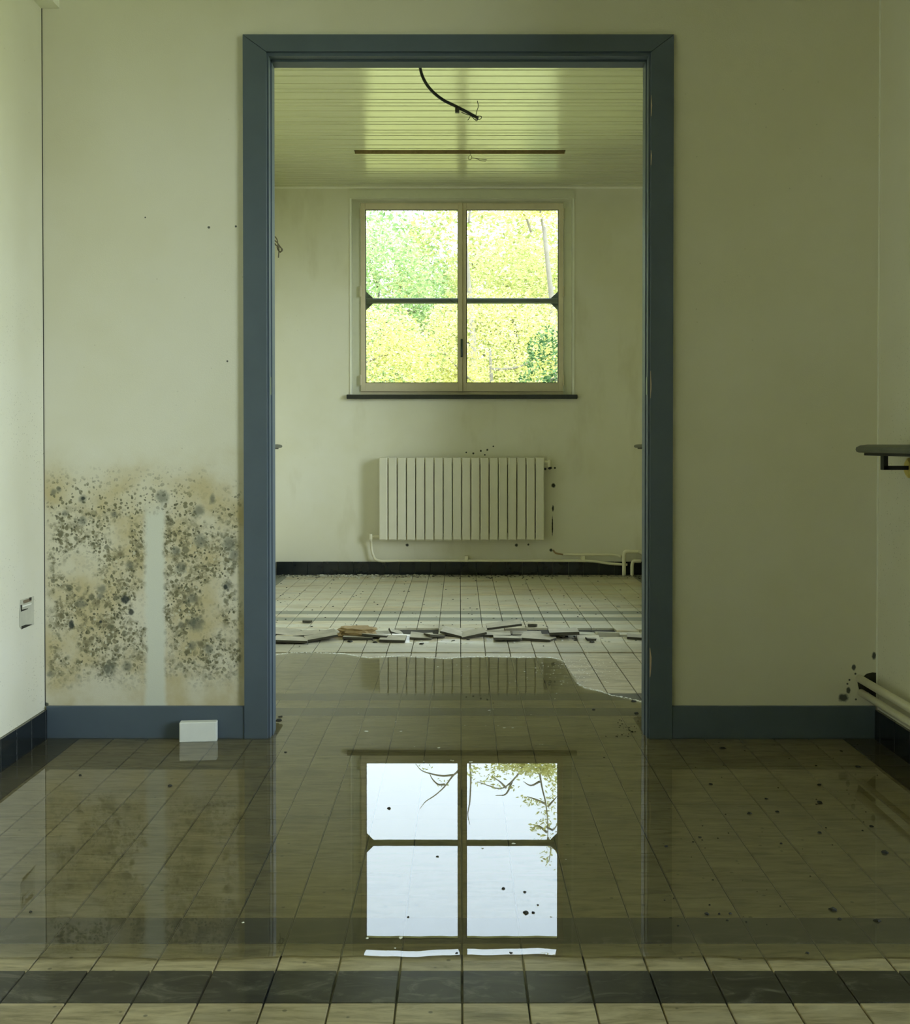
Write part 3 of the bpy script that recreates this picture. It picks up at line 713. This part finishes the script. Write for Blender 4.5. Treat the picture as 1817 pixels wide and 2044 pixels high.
# ------------------------------------------------------------ white foam block
b0 = fl(359, 1478); b1 = fl(434, 1476); w_ = b1[0]-b0[0]
fbk = MB().box(-w_/2, w_/2, 0, .03, -.004, .060, .0025).build('foam_block', M_FOAM)
fbk.location = ((b0[0]+b1[0])/2+.002, b0[1]-.012, 0); fbk.rotation_euler = (0, 0, R(5))
tag(fbk, 'small white foam block standing in the water against the left blue-grey board', 'block')

# ------------------------------------------------------------ black cable and wires on the ceiling
cy = 4.5
def ap(u, v, Y=cy): return at(u, v, Y)
cab = empty('hanging_cable', (0, 0, 0)); tag(cab, 'thick black cable curling down from the far room ceiling, bare wires at its end', 'cable')
MB().tube(smooth_path([(ap(836,60)[0], cy-.1, CZ2), ap(836,100,cy-.05), ap(839,135), ap(846,158), ap(861,180), ap(884,199), ap(912,213), ap(935,225), ap(955,236)], 6), .0065, 8).build('sheath', M_BLACK, cab, smooth=True)
q = ap(913, 220); MB().box(q[0]-.009, q[0]+.009, cy-.012, cy+.012, q[2]-.010, q[2]+.008, .002).build('connector', M_BLACK, cab)
for pts in ([(950,232),(952,222),(955,212),(953,201)], [(940,229),(937,236),(934,240)], [(950,232),(960,232),(961,236),(955,239),(948,238)], [(955,236),(952,241),(947,238),(940,231),(930,228),(921,224)]):
    MB().tube(smooth_path([ap(u, v, cy+random.uniform(-.01, .01)) for u, v in pts], 4), .0016, 6).build('wire', M_BLACK, cab)
lw = empty('ceiling_wire', (0, 0, 0)); tag(lw, 'thin loose wires hanging out of the dark ceiling slot', 'wire')
yy = 6.69
for pts in ([(938,300),(939,309),(935,314),(937,319),(942,316),(940,309)], [(943,315),(952,317),(960,321),(970,322)], [(944,315),(955,317),(965,318),(972,319)]):
    MB().tube(smooth_path([at(u, v, yy) for u, v in pts], 4), .0018, 6).build('wire', M_COPPER, lw)
# wires at the left wall of the far room
yw = 6.62
lb = empty('loose_wires', (0, 0, 0)); tag(lb, 'tangle of cut wires sticking out high beside the left door jamb', 'wires')
for pts in ([(540,478),(551,482),(558,490),(562,497),(561,502),(556,500),(553,492)], [(540,470),(552,476),(555,488),(557,498),(556,514)], [(540,482),(552,490),(562,495),(564,500),(559,504)]):
    MB().tube(smooth_path([(XL, yw, at(540, pts[0][1], yw)[2])] + [at(u, v, yw+random.uniform(-.02, .02)) for u, v in pts], 4), .0035, 6).build('wire', M_COPPER, lb)

# ------------------------------------------------------------ broken tiles on the ridge
def slab(u, v, w, d, rx, ry, rz, lab, t=.011, lift=0.0, broken=False, mat=M_LOOSE, name='loose_tile', cat='tile'):
    n_ = MB(); hw, hd = w/2, d/2
    pts = [(-hw, -hd), (hw, -hd), (hw, hd), (-hw, hd)]
    if broken: pts = [(-hw, -hd), (hw*.7, -hd*1.05), (hw, -hd*.2), (hw*.8, hd), (hw*.1, hd*.7), (-hw*.9, hd)]
    n_.prism(pts, 0, t, 'z')
    o = n_.build(name, mat); o.data.materials.append(M_CERAMIC_EDGE)
    for pl in o.data.polygons:
        if abs(pl.normal.z) < .5 or pl.normal.z < -.5: pl.material_index = 1
    o.rotation_euler = (R(rx), R(ry), R(rz))
    X, Y, _ = fl(u, v, .003)
    # rest the lowest corner on the floor
    mt = Euler((R(rx), R(ry), R(rz))).to_matrix(); low = min((mt @ Vector((a, b, c_))).z for a, b in pts for c_ in (0, t))
    o.location = (X, Y, .0045 - low + lift); return tag(o, lab, cat, 'loose tiles on the buckled ridge' if name == 'loose_tile' else None)
slab(582, 1281, .16, .12, -1, 2, 1, 'flat loose tile lying nearest left door jamb, front edge dark')
slab(570, 1270, .13, .11, 6, 5, -4, 'tilted tile behind the flat one at the left jamb')
slab(612, 1272, .12, .11, 2, -4, 3, 'pale raised tile between left jamb and the tilted one', lift=.004)
slab(640, 1277, .15, .13, 3, -8, 14, 'tile tilted with its right end up, left of the brown rubble')
slab(662, 1268, .12, .10, -3, 3, 2, 'tile lying low just behind and left of the brown rubble')
slab(716, 1276, .14, .10, -2, 2, 0, 'dark-edged tile beneath the brown rubble', lift=0)
slab(752, 1274, .12, .13, -5, 4, -6, 'tile right of the brown rubble sloping to the back')
slab(785, 1279, .12, .10, 3, 1, -3, 'thick-edged loose tile right of the rubble, front edge level')
slab(790, 1270, .07, .06, 10, 18, 20, 'small dark shard standing behind the level loose tile', broken=True)
slab(843, 1275, .12, .11, 4, 3, 2, 'broken tile with dark gap behind, left of the central heap', broken=True)
slab(868, 1275, .09, .08, -4, 9, 28, 'small shard at the right side of the dark gap', broken=True)
slab(908, 1271, .13, .11, 4, 12, -8, 'tile leaning down to the left in the central heap', broken=True)
slab(925, 1266, .12, .10, 0, 2, 4, 'pale slab at the back of the central heap', lift=.008)
slab(945, 1273, .12, .10, 4, -11, 6, 'tile leaning up to the right in the middle of the heap')
slab(992, 1271, .13, .09, 2, 0, 0, 'dark upright-edged tile right of the heap centre', t=.016)
slab(1006, 1264, .17, .10, 4, -7, 2, 'long thin tile propped across others, right end highest', lift=.022)
slab(1015, 1278, .15, .10, -3, 2, 4, 'pale lens-shaped tile in front of the propped long tile', broken=True)
slab(1052, 1268, .14, .10, 0, 0, -2, 'low flat tile behind the pale tiles near the right slab')
slab(1075, 1277, .17, .11, 4, 2, -10, 'large pale broken tile left of the thick right slab', broken=True)
slab(1125, 1272, .14, .17, -3, -2, -2, 'thick raised grey slab at the right end of the ridge, dark front', lift=.012, t=.014)
slab(1180, 1279, .05, .04, 0, 4, 12, 'small dark chip alone right of the thick slab', broken=True)
slab(1270, 1275, .09, .08, 2, 3, -5, 'dark tile piece at the right door jamb', broken=True)
slab(614, 1243, .05, .03, 0, 2, 3, 'small dark chip behind the ridge on the left', broken=True, mat=M_BLACKTILE)
slab(1063, 1251, .05, .03, 0, 2, 3, 'small dark chip behind the ridge right of centre', broken=True, mat=M_BLACKTILE)
# brown rubble lump
def lump(u, v, sx, sy, sz, lab, mat, nm, cat, seed=1, flat=.6, z=.004):
    import bmesh
    bm = bmesh.new(); bmesh.ops.create_icosphere(bm, subdivisions=3, radius=1); rr = random.Random(seed)
    ph = [rr.uniform(0, 6) for _ in range(6)]
    for w in bm.verts:
        c_ = w.co; k = 1+.14*math.sin(c_.x*5+ph[0])*math.cos(c_.y*4+ph[1])+.10*math.sin(c_.z*9+ph[2]+c_.x*3)+.06*math.sin(c_.x*13+c_.y*11+ph[3])
        c_.x = math.copysign(abs(c_.x)**flat, c_.x); c_.y = math.copysign(abs(c_.y)**flat, c_.y); c_.z = math.copysign(abs(c_.z)**flat, c_.z)
        w.co = Vector((c_.x*sx*k, c_.y*sy*k, c_.z*sz*k+sz))
    me = bpy.data.meshes.new(nm); bm.to_mesh(me); bm.free(); me.materials.append(mat)
    o = bpy.data.objects.new(nm, me); COL.objects.link(o); X, Y, _ = fl(u, v, z); o.location = (X, Y+sy*.8, z); return tag(o, lab, cat)
lump(712, 1270, .088, .05, .019, 'brown crumbling lump of rotten board on the tile ridge', M_SPONGE, 'rubble_lump', 'rubble', 3, .55, z=.017)
lump(672, 1276, .04, .03, .012, 'smaller brown crumb heap left of the rotten lump', M_SPONGE, 'rubble_lump', 'rubble', 5, .8)

# ------------------------------------------------------------ crumbs, flakes (nobody could count them)
def specks(name, pts, mat, lab, cat, zoff=0.0005, flat=.35):
    m = MB()
    for (X, Y, s_, z) in pts:
        k = random.choice((4, 5, 6)); a0 = random.random()*6; top = []; bt = []
        for i in range(k):
            a_ = a0+i*2*math.pi/k; r_ = s_*random.uniform(.6, 1.2); bt.append((X+r_*math.cos(a_), Y+r_*math.sin(a_), z+zoff)); top.append((X+r_*.7*math.cos(a_), Y+r_*.7*math.sin(a_), z+zoff+s_*flat*random.uniform(.6, 1.3)))
        m.add(bt+top, [tuple(range(k))[::-1], tuple(range(k, 2*k))] + [(i, (i+1)%k, (i+1)%k+k, i+k) for i in range(k)])
    return tag(m.build(name, mat), lab, cat, kind='stuff')
pts = [(*fl(u, v)[:2], s_, 0) for u, v, s_ in ((732,1460,.008),(801,1460,.006),(876,1493,.006),(828,1491,.004),(940,1521,.008),(1007,1453,.006),(1024,1453,.007),(995,1449,.004),(970,1449,.004),(1078,1486,.004),(1083,1486,.004),(900,1518,.004),(905,1519,.004),(790,1441,.004),(977,1418,.006),(985,1416,.003),(928,1448,.004),(846,1520,.004),(1060,1427,.003),(1108,1395,.004),(1130,1716,.003),(1111,1660,.003),(964,1693,.004),(1025,1684,.005),(800,1872,.006),(733,1873,.004),(485,1842,.004),(789,1893,.003),(1100,1830,.003))]
for _ in range(26): pts.append((*fl(random.gauss(930, 110), random.uniform(1395, 1440))[:2], random.uniform(.001, .0025), 0))
for _ in range(30): pts.append((*fl(random.uniform(830, 1110), random.uniform(1318, 1365))[:2], random.uniform(.002, .005), 0))
specks('paint_flakes', pts, M_FLAKE, 'scattered white paint flakes floating on the water in the doorway', 'flakes', flat=.12)
pts = [(*fl(u, v)[:2], s_, 0) for u, v, s_ in ((1420,1566,.007),(1530,1595,.006),(1638,1603,.010),(1636,1663,.006),(1552,1621,.006),(1496,1624,.007),(1397,1672,.005),(1767,1702,.009),(1713,1531,.008),(1636,1567,.006),(1443,1494,.010),(1680,1500,.006),(1630,1529,.005),(1411,1825,.006),(1436,1825,.004),(1752,1838,.008),(1665,1817,.010),(1676,1835,.005),(1560,1684,.004),(1612,1903,.005),(1458,1824,.005),(1330,1690,.005),(160,1548,.006),(338,1569,.007),(61,1821,.005),(777,1614,.006),(874,1710,.004),(1005,1774,.005),(1048,1781,.004),(1050,1822,.007),(1064,1822,.004),(1074,1807,.003),(815,1831,.003),(1185,1417,.007),(1270,1424,.010),(1265,1400,.010),(1262,1461,.006),(1256,1453,.004),(1234,1443,.003),(570,1502,.005),(556,1438,.012),(560,1431,.008),(1210,1470,.003),(1206,1512,.003),(912,1903,.003),(1020,1903,.004),(1740,1650,.006))]
for _ in range(60): pts.append((*fl(random.uniform(1290, 1760), random.uniform(1478, 1850))[:2], random.uniform(.001, .0032), 0))
for _ in range(26): pts.append((*fl(random.uniform(1230, 1281), random.uniform(1435, 1475))[:2], random.uniform(.001, .004), 0))
specks('dirt_crumbs', pts, M_DIRT, 'dark crumbs of dirt lying in the shallow water', 'dirt')
pts = [(random.uniform(-1.28, 1.28), random.triangular(4.8, YF-.02, 5.4), random.uniform(.002, .007), .003) for _ in range(260)]
pts += [(random.uniform(-1.28, 1.28), YF-.02-abs(random.gauss(0, .10)), random.uniform(.002, .010), .003) for _ in range(300)]
pts += [(random.uniform(-1.1, .7), random.gauss(5.10, .05), random.uniform(.004, .016), .003) for _ in range(170)]
specks('dirt_crumbs', pts, M_DIRT, 'dark crumbs strewn over the dry tiles of the far room', 'dirt')
pts = [(random.uniform(-1.28, -.2)*random.uniform(.7, 1), YF-.02-abs(random.gauss(0, .12)), random.uniform(.003, .013), .003) for _ in range(240)]
pts += [(*fl(u, v)[:2], s_, .003) for u, v, s_ in ((1077,1214,.012),(1234,1213,.016),(1281,1211,.01),(642,1150,.02),(965,1160,.01))]
pts += [(random.uniform(-1.1, 1.2), random.gauss(5.13, .07), random.uniform(.003, .009), .004) for _ in range(120)]
specks('plaster_crumbs', pts, M_PLASTER, 'pale fallen plaster crumbs along the foot of the far wall', 'rubble')
# scum line at the far shore
m = MB(); pts = []
for i in range(900):
    X = random.uniform(XL, XR); Yy = float(np.interp(X, fx, fy)) + random.gauss(-.004, .006)
    pts.append((X, Yy, random.uniform(.002, .006), 0))
for i in range(260):
    a_ = fl(random.gauss(1165, 45), random.gauss(1335, 18)); pts.append((a_[0], a_[1], random.uniform(.001, .004), .0005))
specks('scum_line', pts, M_FLAKE, 'pale scum line along the far edge of the water', 'scum', flat=.1)

# ------------------------------------------------------------ outside: lawn, building roof, trees
gr = MB().add([(-60,-20,-.25),(60,-20,-.25),(60,70,-.25),(-60,70,-.25)], [(0,1,2,3)]).build('ground', M_GRASS); struct(gr, 'green lawn outside the window', 'ground')
rf = box('roof', M_EXT, XL-.3, XW+.3, YB-.6, YF+.7, CZ2+.12, CZ2+.3); struct(rf, 'flat roof slab of the building', 'roof')

def leaf_mat(name, c0, c1, c2):
    x = NX(name); g = x.node('ShaderNodeNewGeometry')
    c = x.ramp(g.outputs['Random Per Island'], [(0, c0), (.5, c1), (1, c2)])
    d = x.node('ShaderNodeBsdfDiffuse'); t = x.node('ShaderNodeBsdfTranslucent'); x.put(d.inputs[0], c); x.put(t.inputs[0], c)
    mx = x.node('ShaderNodeMixShader'); mx.inputs[0].default_value = .42
    x.t.links.new(d.outputs[0], mx.inputs[1]); x.t.links.new(t.outputs[0], mx.inputs[2]); x.t.links.new(mx.outputs[0], x.out.inputs[0]); return x.m
M_LY = leaf_mat('yellow_spring_leaf', (.36, .335, .09), (.54, .52, .19), (.70, .68, .34))
M_LG = leaf_mat('green_leaf', (.16, .26, .10), (.32, .42, .17), (.56, .60, .30))
M_LM = leaf_mat('yellow_green_leaf', (.26, .30, .09), (.46, .46, .17), (.66, .64, .30))
M_LD = leaf_mat('ivy_leaf', (.02, .06, .02), (.06, .12, .045), (.18, .27, .12))
M_BARK = simple('grey_bark', (.16, .14, .11), .9, .3, 12)

def leaf_mesh(name, cen, size, mat, parent):
    n = len(cen); cen = np.asarray(cen)
    a = rng.normal(size=(n, 3)); a[:, 2] *= .55; a /= np.linalg.norm(a, axis=1)[:, None]
    b = rng.normal(size=(n, 3)); b -= (a*b).sum(1)[:, None]*a; b /= np.linalg.norm(b, axis=1)[:, None]
    s_ = size*rng.uniform(.6, 1.3, n)[:, None]
    V = np.stack([cen-a*s_, cen+b*s_*.42, cen+a*s_, cen-b*s_*.42], 1).reshape(-1, 3)
    me = bpy.data.meshes.new(name); me.vertices.add(4*n); me.vertices.foreach_set('co', V.ravel().astype(np.float32))
    me.loops.add(4*n); me.loops.foreach_set('vertex_index', np.arange(4*n, dtype=np.int32))
    me.polygons.add(n); me.polygons.foreach_set('loop_start', np.arange(0, 4*n, 4, dtype=np.int32))
    try: me.polygons.foreach_set('loop_total', np.full(n, 4, dtype=np.int32))
    except Exception: pass
    me.update(calc_edges=True); me.validate(); me.materials.append(mat)
    o = bpy.data.objects.new(name, me); COL.objects.link(o); o.parent = parent; o['kind'] = 'stuff'; return o
def tree(X, Y, h, rad, crown0, nleaf, size, mat, lab, grp=None, seed=1, flat_top=None, cat='tree', lean=0.0, sparse=False):
    rr = random.Random(seed); r = empty('tree' if cat == 'tree' else 'bush', (X, Y, -.25)); tag(r, lab, cat, grp)
    tr = MB(); br = MB(); tips = []
    th = h*.72; P0 = [(0, 0, 0), (lean*.2, 0, th*.3), (lean*.6+rr.uniform(-.1, .1), rr.uniform(-.1, .1), th*.65), (lean, 0, th)]
    tr.tube(smooth_path(P0, 5), [h*.022*(1-.75*i/15) for i in range(16)], 8)
    nb = 16 if cat == 'tree' else 9
    for i in range(nb):
        t = .25+.75*i/nb if crown0 > .5 else i/nb
        z = max(crown0*.7, th*t); a_ = i*2.4+rr.uniform(-.4, .4); L = rad*(rr.uniform(.7, 1.0))*(1-.45*(z/h)**2)
        e_ = (math.cos(a_)*L+lean*t, math.sin(a_)*L, min(z+L*rr.uniform(.25, .7), h*.96)); s_ = (lean*t, 0, z)
        mid = tuple((s_[k]*.5+e_[k]*.5)+(0 if k < 2 else -.05*L) + rr.uniform(-.12, .12) for k in range(3))
        pth = smooth_path([s_, mid, e_], 5); br.tube(pth, [h*.009*(1-.8*j/10) for j in range(11)], 6); tips += pth[4:]
        for q_ in range(3):
            b_ = pth[rr.randint(4, 9)]; a2 = a_+rr.uniform(-1.2, 1.2); L2 = L*rr.uniform(.25, .5)
            e2 = Vector(b_)+Vector((math.cos(a2)*L2, math.sin(a2)*L2, L2*rr.uniform(-.2, .7))); e2.z = min(e2.z, h*.98)
            p2 = smooth_path([b_, tuple((Vector(b_)+e2)*.5+Vector((0, 0, -.04))), tuple(e2)], 4); br.tube(p2, [h*.004*(1-.75*j/8) for j in range(9)], 5); tips += p2[2:]
    tr.build('trunk', M_BARK, r, smooth=True); br.build('branches', M_BARK, r, smooth=True)
    T = np.array([tuple(t_) for t_ in tips]); k = rng.integers(0, len(T), nleaf)
    if sparse:
        cen = T[k] + rng.normal(size=(nleaf, 3))*rad*.05
    else:
        n1 = nleaf//2
        cen1 = T[k[:n1]] + rng.normal(size=(n1, 3))*rad*.13
        n2 = nleaf-n1; d = rng.normal(size=(n2, 3)); d /= np.linalg.norm(d, axis=1)[:, None]; q_ = rng.uniform(.55, 1, n2)**.5
        zc, rz = (crown0+h)/2, (h-crown0)/2
        wv = 1+.10*np.sin(d[:, 0]*7+seed)*np.cos(d[:, 2]*6+seed*2)
        cen2 = np.stack([lean*.6+d[:, 0]*rad*q_*wv, d[:, 1]*rad*q_*wv, zc+np.sign(d[:, 2])*np.abs(d[:, 2])**.7*rz*q_], 1)
        cen = np.concatenate([cen1, cen2])
    cen[:, 2] = np.clip(cen[:, 2], .05, h + (0 if not sparse else .4))
    leaf_mesh('leaves', cen, size, mat, r); return r
def twig_tree(name_lab, Y, base, lines, leafpts, mat, size):
    r = empty('tree', (base[0], Y, -.25)); tag(r, name_lab, 'tree')
    def mp(u, v, dy=0.0):
        q = at(u, v, Y+dy); return (q[0]-base[0], dy, -q[2]+.25)
    tr = MB(); j = mp(*base[1]); tr.tube(smooth_path([(0, 0, 0), (.05, 0, j[2]*.5), j], 5), [.09, .085, .08, .075, .07, .065, .06, .055, .05, .045, .04], 8); tr.build('trunk', M_BARK, r, smooth=True)
    br = MB(); tips = []
    for ln in lines:
        dy = random.uniform(-.6, .6); p = smooth_path([mp(u, v, dy*i/len(ln)) for i, (u, v) in enumerate(ln)], 5)
        br.tube(p, [.026*(1-.8*i/len(p)) for i in range(len(p))], 5); tips += p
    br.build('branches', M_BARK, r, smooth=True)
    L = []
    for (u, v, rx, rv, n_) in leafpts:
        for _ in range(n_): L.append(mp(random.gauss(u, rx), random.gauss(v, rv), random.gauss(0, .3)))
    leaf_mesh('leaves', L, size, mat, r); return r
# back row: tops hidden from the mirror view, filling the direct view
gb = 'tall trees of the back row outside the window'
for i, (X, h, mt) in enumerate(((-15, 10.2, M_LG), (-10.5, 10.0, M_LG), (-6.4, 10.1, M_LM), (-3.0, 10.1, M_LG), (.4, 10.2, M_LM), (3.6, 10.1, M_LM), (7.2, 10.0, M_LY), (11.5, 10.3, M_LG), (16, 10.1, M_LM))):
    tree(X, 38+(i % 2)*1.6, h+.2, 3.0, .5, 16000 if 2 < i < 7 else 5000, .11 if 2 < i < 7 else .17, mt, '%s in the back row of trees outside' % ['leftmost fresh green tree', 'second green tree from the left', 'yellow-green tree left of the window view', 'green tree left of window middle', 'yellow-green tree behind window middle', 'yellow-green tree right of window middle', 'yellow tree right of the window view', 'green tree second from the right', 'rightmost yellow-green tree'][i], gb, i+1)
gm = 'green and yellow trees of the middle row'
for i, (X, h, rd, mt, nl) in enumerate(((-8, 6.8, 2.3, M_LG, 9000), (-2.6, 6.9, 2.5, M_LG, 42000), (1.4, 6.6, 2.0, M_LM, 36000), (5.4, 6.8, 2.2, M_LM, 9000), (10, 6.7, 2.4, M_LY, 8000))):
    tree(X, 28, h, rd, .8, nl, .055 if nl > 20000 else .1, mt, ['broad green tree well left of the window', 'fresh green tree filling the upper left window pane', 'yellow-green tree in the middle of the window', 'yellow-green tree behind the right window panes', 'yellow tree well right of the window'][i], None, i+20)
for i, (X, Y, h, rd, mt, nl) in enumerate(((-5.5, 16.5, 3.4, 1.7, M_LY, 7000), (-1.7, 16.2, 3.45, 1.45, M_LY, 34000), (.5, 17.6, 3.75, 1.5, M_LY, 38000), (2.9, 16.4, 3.4, 1.2, M_LY, 12000), (6, 16.4, 3.4, 1.7, M_LM, 6000))):
    tree(X, Y, h, rd, .3, nl, .03 if nl > 10000 else .06, mt, ['yellow flowering bush far left outside', 'bright yellow bush behind the lower left pane', 'bright yellow bush behind the window middle', 'yellow bush behind the lower right pane', 'yellow bush far right outside'][i], None, i+40, cat='bush')
# ivy clad trunk low in the right pane, sparse tree above
tree(1.15, 14.2, 2.75, .36, .6, 3600, .032, M_LD, 'dark ivy-clad young tree behind the lower right pane', None, 61, cat='tree')
twig_tree('taller half-bare tree whose yellow-leaved top mirrors in the right pane', 21.5, (1.9, (1085, 1500)),
    [[(1085,1490),(1078,1535),(1082,1570),(1090,1605),(1094,1650),(1092,1690)],[(1094,1610),(1105,1598),(1112,1590)],[(1092,1650),(1105,1655),(1115,1640)],[(1090,1605),(1070,1596),(1052,1590)],[(1092,1660),(1075,1648),(1062,1652)],
     [(1060,1490),(1045,1530),(1022,1560),(1000,1574),(975,1568),(952,1560)],[(1022,1560),(1010,1585),(990,1588)],[(1078,1560),(1060,1568),(1045,1560)],[(1010,1572),(998,1560),(985,1552)],[(1094,1670),(1100,1690),(1096,1715)]],
    [(1060,1535,26,7,420),(1030,1528,30,5,260),(1095,1535,14,8,260),(1000,1572,16,3,36),(960,1562,10,4,26),(985,1545,12,6,40),(1060,1600,10,5,45),(1095,1610,10,14,60),(1090,1650,10,16,60),(1066,1650,5,4,18),(1094,1700,8,12,26),(1105,1560,7,14,80),(948,1535,8,5,30)], M_LY, .045)
twig_tree('slim bare tree whose curved twigs mirror in the left pane', 22.5, (.25, (925, 1500)),
    [[(930,1500),(917,1535),(903,1550),(888,1570),(868,1588),(850,1600),(838,1615)],[(905,1547),(885,1549),(862,1545),(842,1538),(830,1525)],[(888,1566),(875,1566),(864,1556),(858,1545)],[(936,1500),(940,1550),(938,1600),(934,1625),(938,1645)]],
    [(850,1532,10,6,14),(880,1562,10,4,10),(942,1540,4,8,20)], M_LM, .04)
